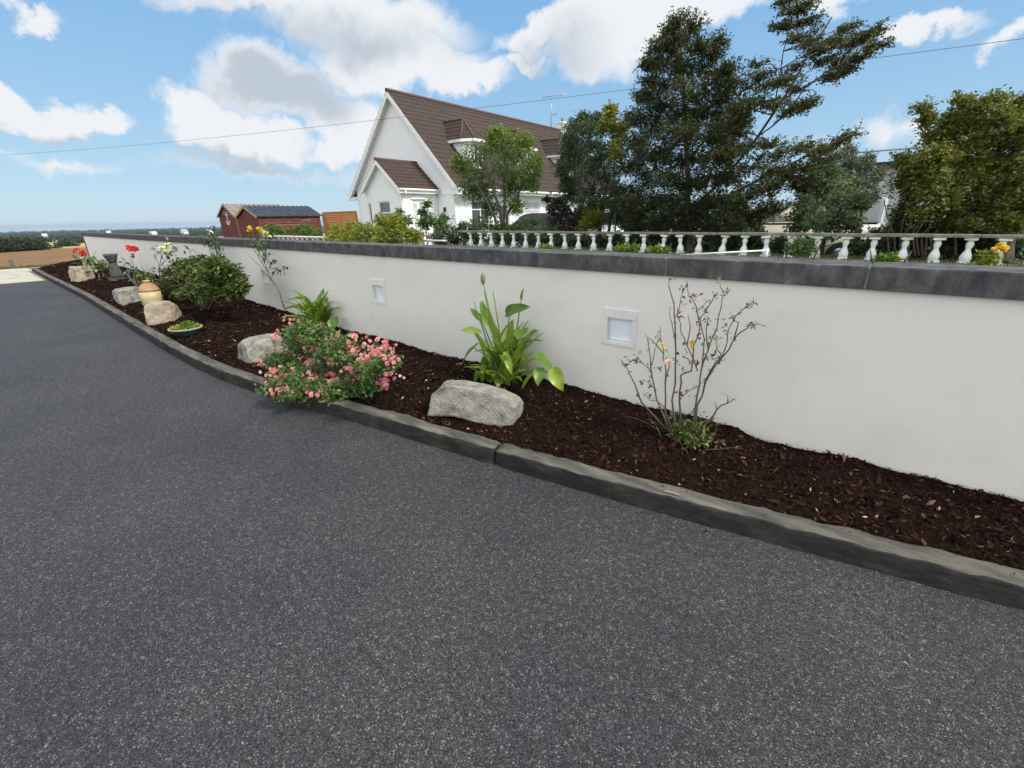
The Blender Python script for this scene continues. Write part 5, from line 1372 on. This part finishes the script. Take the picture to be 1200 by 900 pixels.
woody('deciduous_tree', 'small rounded green tree with several stems in front of the house', 'tree', base, tr_, cl, 'leaf_small_tree', 'bark_pale', leaf=.09, wid=.42, n_spray=90, n_leaf=11, twig=.3, r0=.06, flat=.7, lay=.35, droop=.25, limb_r=.018, twig_r=.004, twig_every=3)

# dark gnarled tree and the yellow green sapling between house and big tree
Y = 11.4
base = at_y(705,276,Y); base[2] = gz(base[0], Y)-.05
tr_ = [[base]+line([(703,262),(706,240),(712,215),(708,200),(698,185),(690,165)],Y,.3), [base+np.array([.15,0,0])]+line([(716,255),(722,235),(720,210),(724,195)],Y,-.2), [base]+line([(700,250),(690,230),(682,215)],Y,.2)]
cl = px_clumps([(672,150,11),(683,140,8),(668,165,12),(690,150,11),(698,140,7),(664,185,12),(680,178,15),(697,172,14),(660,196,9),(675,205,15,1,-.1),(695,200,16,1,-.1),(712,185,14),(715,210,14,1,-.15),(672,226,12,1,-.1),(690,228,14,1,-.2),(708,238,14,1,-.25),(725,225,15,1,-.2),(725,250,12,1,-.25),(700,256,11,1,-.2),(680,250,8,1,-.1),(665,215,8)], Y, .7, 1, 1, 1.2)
woody('deciduous_tree', 'dark green drooping tree at the right end of the house roof', 'tree', base, tr_, cl, 'leaf_dark', 'bark_pale', leaf=.09, wid=.36, n_spray=76, n_leaf=11, twig=.3, r0=.05, flat=.6, lay=.3, droop=.5, limb_r=.018, twig_r=.004, twig_every=3)
Y = 10.9
base = at_y(722,280,Y); base[2] = gz(base[0], Y)-.05
cl = px_clumps([(713,135,6,1,.3),(716,146,8,1,.2),(722,158,9,1,.1),(720,172,9,1,.25),(727,183,8),(708,150,5),(730,150,5,1,.2),(716,128,3.5,1,.4)], Y, .25)
woody('sapling', 'slim yellow green sapling standing left of the big dark tree', 'tree', base, [[base]+line([(721,250),(720,215),(720,180),(716,150),(714,130)],Y,.1)], cl, 'leaf_gold', 'bark', leaf=.11, wid=.38, n_spray=26, n_leaf=9, twig=.22, r0=.025, flat=.8, lay=.3, droop=.2, limb_r=.01, twig_r=.004, twig_every=3)

# the big airy dark tree
Y = 10.2
base = at_y(809,298,9.55); base[2] = gz(base[0], 9.55)-.05
mainT = [base]+line([(808,280),(807,262),(806,235),(806,205),(804,170),(802,130),(800,95),(798,55),(796,25)],Y,.0)
limbA = line([(807,255),(822,235),(845,212),(868,186),(888,160),(905,135),(925,105),(938,82),(948,62),(962,40),(975,20)],Y,-1.0)
limbB = line([(888,160),(905,148),(925,130),(945,100),(975,82),(1005,62),(1028,48)],Y,-1.1)
limbC = line([(807,258),(830,240),(862,225),(900,205),(935,188),(968,172),(1000,156)],Y,-.5)
limbD = line([(806,235),(790,215),(768,195),(748,180)],Y,.6)
limbE = line([(804,170),(785,140),(770,110),(755,92)],Y,.4)
limbF = line([(905,135),(912,100),(918,60),(928,25),(930,-10)],Y,-.8)
limbG = line([(804,190),(830,160),(855,140),(880,118),(890,98)],Y,-.4)
cl = px_clumps([
 (795,25,8,.6),(815,30,8,.5),(772,55,9,.7),(852,78,9,.6),(858,96,9,.6),(758,75,9,.6),(868,142,10,.7),(842,48,6,.5),(785,36,6,.5),(800,45,13),(786,52,10),(820,55,11,.8),(838,62,9,.6),(775,72,12,.8),(795,75,17),(818,80,15),(840,90,13,.8),(763,92,10,.6),(782,98,17),(805,105,18),(828,110,16),(848,112,10,.6),
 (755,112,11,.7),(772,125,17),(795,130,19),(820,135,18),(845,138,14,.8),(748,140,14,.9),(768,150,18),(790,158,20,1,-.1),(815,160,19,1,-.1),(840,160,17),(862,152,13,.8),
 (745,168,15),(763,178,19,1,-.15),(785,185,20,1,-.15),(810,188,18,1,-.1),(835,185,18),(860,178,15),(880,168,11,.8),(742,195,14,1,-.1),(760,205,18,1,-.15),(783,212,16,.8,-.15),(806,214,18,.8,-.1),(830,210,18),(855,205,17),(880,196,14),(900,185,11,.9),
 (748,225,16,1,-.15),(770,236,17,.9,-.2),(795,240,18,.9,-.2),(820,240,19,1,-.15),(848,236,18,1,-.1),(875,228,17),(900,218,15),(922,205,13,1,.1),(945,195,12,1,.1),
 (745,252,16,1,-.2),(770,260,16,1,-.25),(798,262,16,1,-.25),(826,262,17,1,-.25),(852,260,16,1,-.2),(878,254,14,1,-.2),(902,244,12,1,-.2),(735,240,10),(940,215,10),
 (880,100,9,.8),(893,88,9,.8),(888,75,7,.6),(905,100,12),(922,95,11),(880,118,11,.9),(898,120,12),(868,128,11,.8),(912,122,8,.7),(935,78,8,.6),
 (920,30,10),(932,12,10),(925,0,9),(945,25,9),(938,42,10),(952,50,10),(968,55,9),(983,48,8,.8),(995,32,8,.8),(1002,50,9),(1015,42,7,.7),(1028,36,6,.6),(1024,55,7,.7),(1005,68,9,.8),(985,72,10),(965,72,8,.8),(978,88,9),(992,84,6,.6),(958,60,8),(948,5,7,.7),
 (935,105,6,.6),(945,120,6,.6),(935,126,7,.6),(922,132,7,.7),(950,123,4,.4),
 (905,168,11,1,.15),(922,178,13,1,.15),(940,172,10,1,.2),(958,178,10,1,.1),(972,172,8,.8,.1),(985,165,7,.7),(996,158,6,.6),(965,188,10),(905,200,12)], Y-.3, .75, 1.15, .8, 1.35)
# the right hand sprays sweep up and outwards; the main crown is layered and has a deeper back half
iR = CR*.9+CU*.38
cl2 = []
for (c, r, w, ts) in cl:
    v = np.asarray(c)-CC; z_ = v @ CF; qx = 600+FPX*(v @ CR)/z_; qy = 450-FPX*(v @ CU)/z_
    if qx > 868 and qy < 205: cl2.append((c, (r[0]*1.25, r[1]*.9, r[2]*.58), w*.68, ts+.05, tuple(iR*.9)))
    else:
        cl2.append((c, (r[0]*1.1, r[1], r[2]*.95), w*1.6, ts, (.12, -.05, .18)))
        if qy > 110 and qx < 870:
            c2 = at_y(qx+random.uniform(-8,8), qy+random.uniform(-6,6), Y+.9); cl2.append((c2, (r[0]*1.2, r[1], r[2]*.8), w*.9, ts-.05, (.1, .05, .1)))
woody('beech_tree', 'big dark airy tree with upswept limbs reaching right against the sky', 'tree', base, [mainT, limbA, limbB, limbC, limbD, limbE, limbF, limbG], cl2, 'leaf_beech', 'bark', leaf=.043, wid=.64, n_spray=42, n_leaf=25, twig=.34, r0=[.08,.032,.014,.03,.03,.025,.012,.025], flat=.75, lay=.4, droop=.0, limb_r=.011, twig_r=.003, twig_every=3)

# pale bush right of it, and a greyer shrub
Y = 10.6
base = at_y(965,285,Y); base[2] = gz(base[0], Y)-.05
cl = px_clumps([(955,212,14),(972,205,14,1,.1),(985,220,16),(960,230,16,1,.1),(980,240,18,1,.1),(940,240,13),(955,255,16),(985,258,16),(935,262,12,1,-.1),(1003,238,12),(970,268,14,1,-.1),(948,225,10),(1000,262,10,1,-.15)], Y, .5, 1, 1, 1.2)
woody('leafy_bush', 'pale green bushy shrub behind the balusters right of the big tree', 'bush', base, [[base, base+np.array([.0,0,.5]), base+np.array([.2,0,1.0])],[base, base+np.array([-.2,0,.6])]], cl, 'leaf_pale', 'bark', leaf=.065, wid=.5, n_spray=62, n_leaf=13, twig=.16, r0=.04, flat=.8, lay=.4, limb_r=.012, twig_r=.003, twig_every=4)
Y = 11.6
base = at_y(1012,270,Y); base[2] = gz(base[0], Y)-.05
cl = px_clumps([(1000,190,12),(1012,200,13),(1022,212,10),(1005,212,12),(990,195,12,1,-.1),(978,185,10,1,-.1),(1030,205,6),(995,178,7),(1018,188,6)], Y, .4, 1, 1, 1.2)
cl += px_clumps([(1022,228,10),(1010,235,12),(998,228,10)], Y, .3)
woody('leafy_bush', 'taller grey green shrub behind the pale bush, in front of the flat roof', 'bush', base, [[base]+line([(1010,245),(1006,220),(1004,200)],Y,.1),[base]+line([(1003,240),(998,215),(992,195)],Y,-.1)], cl, 'leaf_grey', 'bark', leaf=.07, wid=.4, n_spray=40, n_leaf=11, twig=.2, r0=.03, flat=.9, lay=.3, limb_r=.01, twig_r=.003, twig_every=3)

# right hand olive green tree with bare lower stems
Y = 9.9
base = at_y(1178,308,9.3); base[2] = gz(base[0], 9.3)-.05
tr_ = [[base]+line([(1180,285),(1190,255),(1205,220),(1215,180)],Y,.2)]
for pts in ([(1062,276),(1075,240),(1088,205),(1095,180)],[(1070,278),(1095,245),(1120,215),(1135,180)],[(1080,276),(1105,250),(1130,235),(1150,205)],[(1055,276),(1062,245),(1066,215)],[(1090,276),(1112,262),(1140,250),(1165,230)],[(1048,276),(1040,255),(1036,235)],[(1100,276),(1085,235),(1100,195)],[(1120,278),(1135,240),(1150,190),(1158,150)],[(1040,276),(1050,250),(1058,232)],[(1066,278),(1080,258),(1098,238),(1112,225)],[(1074,278),(1100,262),(1128,252)],[(1086,278),(1094,250),(1104,222)],[(1058,277),(1072,250),(1078,225)],[(1096,278),(1120,264),(1150,258)]):
    tr_.append([at_y(pts[0][0]+random.uniform(-3,3), 300, 9.7)]+line(pts, Y, .3))
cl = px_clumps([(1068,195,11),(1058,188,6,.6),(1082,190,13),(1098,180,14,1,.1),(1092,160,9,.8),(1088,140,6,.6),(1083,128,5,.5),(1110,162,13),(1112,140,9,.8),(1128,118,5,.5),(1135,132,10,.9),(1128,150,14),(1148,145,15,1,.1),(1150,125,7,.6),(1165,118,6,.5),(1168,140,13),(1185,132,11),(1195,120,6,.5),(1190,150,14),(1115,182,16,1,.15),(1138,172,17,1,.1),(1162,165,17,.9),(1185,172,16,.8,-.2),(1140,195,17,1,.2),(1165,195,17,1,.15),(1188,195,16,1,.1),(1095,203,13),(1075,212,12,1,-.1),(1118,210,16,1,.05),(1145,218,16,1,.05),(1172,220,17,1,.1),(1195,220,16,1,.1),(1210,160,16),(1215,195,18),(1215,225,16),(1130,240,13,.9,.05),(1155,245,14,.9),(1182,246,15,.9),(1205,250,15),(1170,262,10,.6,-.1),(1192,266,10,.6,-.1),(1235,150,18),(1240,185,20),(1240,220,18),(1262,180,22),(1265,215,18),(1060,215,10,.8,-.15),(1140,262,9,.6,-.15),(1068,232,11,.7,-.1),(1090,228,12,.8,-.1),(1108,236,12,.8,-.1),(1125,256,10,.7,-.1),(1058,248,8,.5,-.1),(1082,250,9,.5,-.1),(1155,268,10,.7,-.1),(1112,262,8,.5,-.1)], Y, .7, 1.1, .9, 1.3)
woody('evergreen_tree', 'olive green spreading tree at the right edge with bare lower stems', 'tree', base, tr_, cl, 'leaf_olive', 'bark', leaf=.052, wid=.58, n_spray=62, n_leaf=18, twig=.29, r0=[.10]+[.017]*14, flat=.7, lay=.45, limb_r=.014, twig_r=.003, twig_every=3)

# hedge and shrubs along the left part
def shrub(name, label, cat, pxs, Y, mat, leaf=.09, wid=.5, ns=34, nl=10, tw=.18, d=.4, bark='bark', basepx=None, lay=.4, grp=None, sy=1.3, flat=.9, te=4):
    x, y = basepx; base = at_y(x, y, Y); base[2] = gz(base[0], Y)-.05
    cl = px_clumps(pxs, Y, d, 1, 1, sy)
    st = [[base+np.array([q,0,0]), base+np.array([q*1.5,0,.25])] for q in (-.15,.15)]
    return woody(name, label, cat, base, st, cl, mat, bark, leaf, wid, ns, nl, tw, .02, flat, lay, 0., .010, .003, te, grp, 'foliage', 'stems')
shrub('hedge', 'bright yellow green hedge in front of the white porch', 'hedge', [(392,280,7),(398,276,8),(410,272,10),(425,274,11),(440,270,12),(455,272,12),(468,268,11),(478,275,9),(405,283,8),(425,284,9),(445,284,9),(465,284,9),(418,265,6,.7),(448,258,7,.7),(392,270,5,.6),(463,258,6,.6),(487,278,6)], 8.7, 'leaf_hedge', .11, .5, 42, 10, .18, .35, basepx=(440,282))
shrub('hedge_shoot', 'tall thin leafy shoots standing up behind the bright hedge', 'plant', [(497,250,4,.8),(497,262,5),(500,240,3,.5),(468,250,3,.5),(470,262,4,.7),(505,258,5,.8),(520,256,4,.7),(515,264,6),(478,258,4,.6)], 9.6, 'leaf_rose', .12, .45, 30, 8, .15, .2, basepx=(495,285))
shrub('leafy_bush', 'dark green shrub at the left end of the mossy balustrade', 'bush', [(512,278,8),(522,272,9),(535,274,10),(545,280,8),(530,283,9),(515,285,7),(542,268,7),(555,268,6,.8),(550,275,6)], 9.4, 'leaf_dark', .09, .5, 36, 10, .15, .3, basepx=(530,288))
shrub('leafy_bush', 'brownish low shrub under the small rounded tree', 'bush', [(560,262,8),(572,266,9),(585,268,9),(565,272,8),(600,272,7)], 11.0, 'leaf_shrub', .09, .5, 30, 10, .15, .3, basepx=(575,275))
shrub('variegated_bush', 'variegated pale bush in front of the dark grey car', 'bush', [(604,270,7),(615,266,9),(628,262,10),(642,264,10),(652,270,8),(622,274,9),(640,275,9),(600,277,6),(658,264,6),(610,277,7)], 11.5, 'leaf_pale', .08, .5, 40, 10, .14, .4, basepx=(630,277))
shrub('purple_shrub', 'purple leaved shrub with loose top in front of the long house wall', 'shrub', [(652,238,5,.8),(645,245,5,.7),(660,235,4,.6),(658,246,7),(666,250,7),(652,256,8),(663,262,9),(650,268,8),(668,270,8),(672,258,6),(642,233,3,.5),(676,266,6)], 11.3, 'leaf_purple', .09, .6, 28, 10, .16, .3, basepx=(660,277))
shrub('young_conifer', 'light green feathery young tree beside the brick pier', 'tree', [(692,250,5),(695,240,4),(690,258,6),(698,262,6),(686,266,6),(700,254,4)], 10.8, 'leaf_gold', .12, .2, 40, 12, .16, .2, basepx=(693,280), lay=.2)
shrub('undergrowth', 'dark evergreen undergrowth behind the middle of the balustrade', 'undergrowth', [(560,283,8),(580,284,9),(600,284,9),(620,284,9),(640,284,9),(660,285,9),(680,284,10),(700,284,10),(720,284,11),(745,284,12),(770,285,12),(795,285,12),(825,286,12),(855,286,12),(880,288,12),(745,268,10),(770,272,10),(850,270,9)], 10.6, 'leaf_dark', .10, .5, 64, 11, .18, .4, basepx=(720,290))
shrub('undergrowth', 'dark undergrowth below the right hand tree behind the balusters', 'undergrowth', [(915,290,12),(945,292,12),(1005,292,13),(1040,290,14),(1075,292,14),(1110,292,14),(1145,294,14),(1180,296,14),(1060,270,10),(1090,268,10),(1120,272,11),(1150,275,12),(1185,278,12),(1030,278,9),(1062,256,11),(1088,252,12),(1115,256,12),(1145,258,12),(1175,258,13)], 10.5, 'leaf_dark', .09, .5, 70, 11, .18, .4, basepx=(1050,300))
shrub('undergrowth', 'tall dark shrubs filling in below the crown of the big dark tree', 'undergrowth', [(735,262,12),(752,250,12),(768,262,14),(785,248,13),(800,262,14),(820,252,13),(838,264,14),(856,250,12),(872,264,12),(745,238,8,.8),(885,272,10),(775,236,8,.7),(835,236,8,.7),(862,238,8,.7)], 12.4, 'leaf_dark', .10, .5, 62, 11, .2, .5, basepx=(805,280))
for (px, py, r, Yw, lab) in ((735,291,7,8.2,'bright weeds growing at the coping between the middle balusters'),(770,294,6,8.0,'lower bright weed patch just left of the big tree trunk'),(938,290,9,8.3,'large green weed clump climbing two balusters right of the van'),(640,291,4,8.4,'small weed tuft under the balusters in front of the purple shrub'),(1040,303,4,8.3,'thin weed tuft at a baluster foot under the right hand tree')):
    shrub('weed_clump', lab, 'weeds', [(px-r*1.3,py+1,r*.7),(px,py,r),(px+r*1.3,py+1,r*.7)], Yw, 'leaf_rose' if r > 8 else 'leaf_lily', .06, .5, 26, 9, .08, .1, basepx=(px,py+r), te=6)
def yellow_plant():
    base = at_y(1165,312,8.3); base[2] = gz(base[0],8.3)-.03
    t = thing('flowering_plant', 'yellow flowering plant in front of the last balusters at right', 'plant', base); Yp = 8.3
    bb = B(); pts = [at_y(x, y, Yp+random.uniform(-.05,.05)) for x, y in ((1168,291),(1174,290),(1164,293),(1178,291),(1161,303),(1158,308),(1171,288),(1176,294))]
    for p in pts: bb.tube(bez(base, p, .02, 5), .004, n=4)
    bb.done('stems', 'stalk_green', t, normals=False)
    for p in pts: blooms('bloom', [(p+rng.normal(size=3)*.010, .035, (0,-.5,.8)) for _ in range(3)], 'petal_yellow', t)
    leaflet_tufts('leaves', [at_y(1155+random.uniform(-8,12), 303+random.uniform(-7,6), Yp+random.uniform(-.1,.1)) for _ in range(60)], .07, 5, 'leaf_hedge', t)
yellow_plant()
for (pxs, lab, bp) in (([(308,268,4),(318,266,5),(328,269,5),(338,271,4),(325,274,6),(312,274,5)], 'loose green shrub in front of the red sheds', (320,280)), ([(350,270,4),(357,266,5),(365,270,5),(372,273,5),(357,275,5)], 'second green shrub near the dark roofed shed corner', (360,280))):
    shrub('leafy_bush', lab, 'bush', pxs, 10.2, 'leaf_small_tree', .12, .3, 34, 10, .2, .3, basepx=bp)

# grassy strip on the neighbour's side
def yard_grass():
    n = 9000; x = rng.uniform(-10, 3, n); y = rng.uniform(3.6, 9.6, n); z = ground_z(x, y)
    P = np.stack([x,y,z],1); D = rng.normal(size=(n,3))*.5+[0,0,1.]
    o = leaves('yard_grass', P, D, rdir(n), rng.uniform(.04,.11,n), .012, 'grass_blade'); tag(o, 'short rough grass between the wall and the balustrade', 'grass', kind='stuff')
    n = 5000; x = rng.uniform(-31, -26.7, n); y = rng.uniform(-6, 4.5, n)*1.0; k = (x < -27.6+.4*np.sin(y)); x = x[k]; y = y[k]; n = len(x); z = ground_z(x, y)
    P = np.stack([x,y,z],1); D = rng.normal(size=(n,3))*.4+[0,0,1.]
    o = leaves('verge_grass', P, D, rdir(n), rng.uniform(.08,.2,n), .02, 'grass_blade'); tag(o, 'grass verge beyond the paving slabs at the edge of the field', 'grass', kind='stuff')
yard_grass()

# ------------------------------------------------------------------ far country: hedgerow, woodland, houses
def far_tree_points(cx_, cy_, zc, w, h, n, leaf, ts):
    u = rdir(n)*(rng.random((n,1))**.33); P = np.array([cx_,cy_,zc+h*.55])+u*np.array([w/2,w/2,h*.48])
    return P, rdir(n), rdir(n)+u+[0,0,.5], leaf*rng.uniform(.6,1.3,n), np.clip(rng.normal(.45+ts,.18,n),0,1)
def azr(px, D_):
    d = ray(px, 275); a = math.atan2(d[0], d[1]); return D_*math.sin(a), D_*math.cos(a)
def hedgerow():
    A = []
    t = thing('field_hedge', 'dark hedge of bushes along the far edge of the brown field', 'hedge', (-90, 3, -1.7))
    for px, D_, h in [(x, 92+x*.10, 1.9-.02*max(0,x-24)) for x in range(-60, 44, 3)]+[(x,104,.5) for x in (45,50,55)]+[(x,116,1.0) for x in (68,70,72,74,76,78,80)]+[(x,150,1.0) for x in (92,95,98)]:
        X, Yy = azr(px, D_); A.append(far_tree_points(X, Yy, local_z(X,Yy)-.3, 2.6, h+random.uniform(-.2,.35), 260, .30, random.uniform(-.1,.1)))
    P,D,Nn,L,T = [np.concatenate([a[i] for a in A]) for i in range(5)]
    leaves('foliage', P, D, Nn, L, L*.6, 'leaf_far', t, T)
hedgerow()
def woodland():
    A = []
    for lo, hi, n, hmin, hmax in ((260,330,60,3,6),(420,520,90,5,8),(600,800,170,6,9),(900,1300,280,7,11),(1500,2300,340,8,13)):
        for _ in range(n):
            px = random.uniform(-40, 300); D_ = random.uniform(lo, hi)
            X, Yy = azr(px, D_); h = random.uniform(hmin, hmax); zz = local_z(X, Yy)
            if 230 <= D_ <= 330 and random.random() < .5: h *= .55
            A.append(far_tree_points(X, Yy, zz-1, h*random.uniform(.9,1.8), h, 110, h*.16, random.uniform(-.15,.15)))
    P,D,Nn,L,T = [np.concatenate([a[i] for a in A]) for i in range(5)]
    o = leaves('woodland', P, D, Nn, L, L*.7, 'leaf_far', None, T); tag(o, 'distant wooded country between the fields and the sea', 'woodland', kind='stuff')
woodland()
def far_house(px, D_, w, l, h, label, dz=0., roof='roof_tile'):
    X, Yy = azr(px, D_); z = local_z(X, Yy)+dz
    t = thing('distant_house', label, 'house', (X, Yy, z), 0, 'white houses far off among the trees')
    w *= .7; l *= .7; h *= .8
    b = B(); b.box((X-l/2,Yy-w/2,z-3),(X+l/2,Yy+w/2,z+h)); b.done('wall', 'white_render', t)
    b = B()
    b.prism([(X-l/2-.3,Yy-w/2-.4,z+h),(X-l/2-.3,Yy+w/2+.4,z+h),(X-l/2-.3,Yy,z+h+w*.38)], (l+.6,0,0)); b.done('roof', roof, t)
    b = B()
    for q in (-.3,.3): b.box((X+l/2+.001,Yy+w*q-.5,z+1),(X+l/2+.06,Yy+w*q+.5,z+2.2))
    b.done('window', 'dark_glass', t)
far_house(52, 760, 6, 7, 6, 'small white house gable among the trees above the golden field', 6.0)
far_house(63, 400, 4, 5, 2.5, 'low pale building just below the white gable, by the golden field', 2.5, 'shed_roof_dark')
far_house(180, 800, 9, 14, 3.0, 'long low white building seen over the wall behind the red flower', 8.0)
far_house(217, 700, 7, 16, 3, 'long white roofed building seen over the wall left of the older shed', 7.5, 'van_top')
far_house(247, 760, 7, 9, 4, 'white house just left of the older shed', 8.0)
far_house(8, 290, 3, 4, 2, 'tiny pale house at the left edge above the hedge', 3.0)
far_house(128, 1200, 9, 14, 3.5, 'cream roofed house over the left end of the wall', 9.0)
def field_post():
    p = at_z(16, 314, -.2); b = B(); b.box((p[0]-.07,p[1]-.07,-.4),(p[0]+.07,p[1]+.07,.16), bev=.015)
    tag(b.done('fence_post', 'timber_grey'), 'short dark post in the grass at the field edge, far left', 'post')
field_post()

# ------------------------------------------------------------------ the air between here and the sea
def haze():
    b = B(); b.box((-45000,-45000,-62),(45000,45000,14)); bmesh.ops.recalc_face_normals(b.bm, faces=b.bm.faces)
    mt = bpy.data.materials.new('haze'); mt.use_nodes = True; nt = mt.node_tree; nt.nodes.clear()
    o = nt.nodes.new('ShaderNodeOutputMaterial'); v = nt.nodes.new('ShaderNodeVolumePrincipled')
    v.inputs['Color'].default_value = (.80,.88,.96,1); v.inputs['Density'].default_value = HAZE; v.inputs['Anisotropy'].default_value = .2
    nt.links.new(v.outputs[0], o.inputs['Volume']); MATS['haze'] = mt
    tag(b.done('haze', 'haze'), 'thin sea haze lying over the far country', 'haze', kind='stuff')
HAZE = .00013
haze()
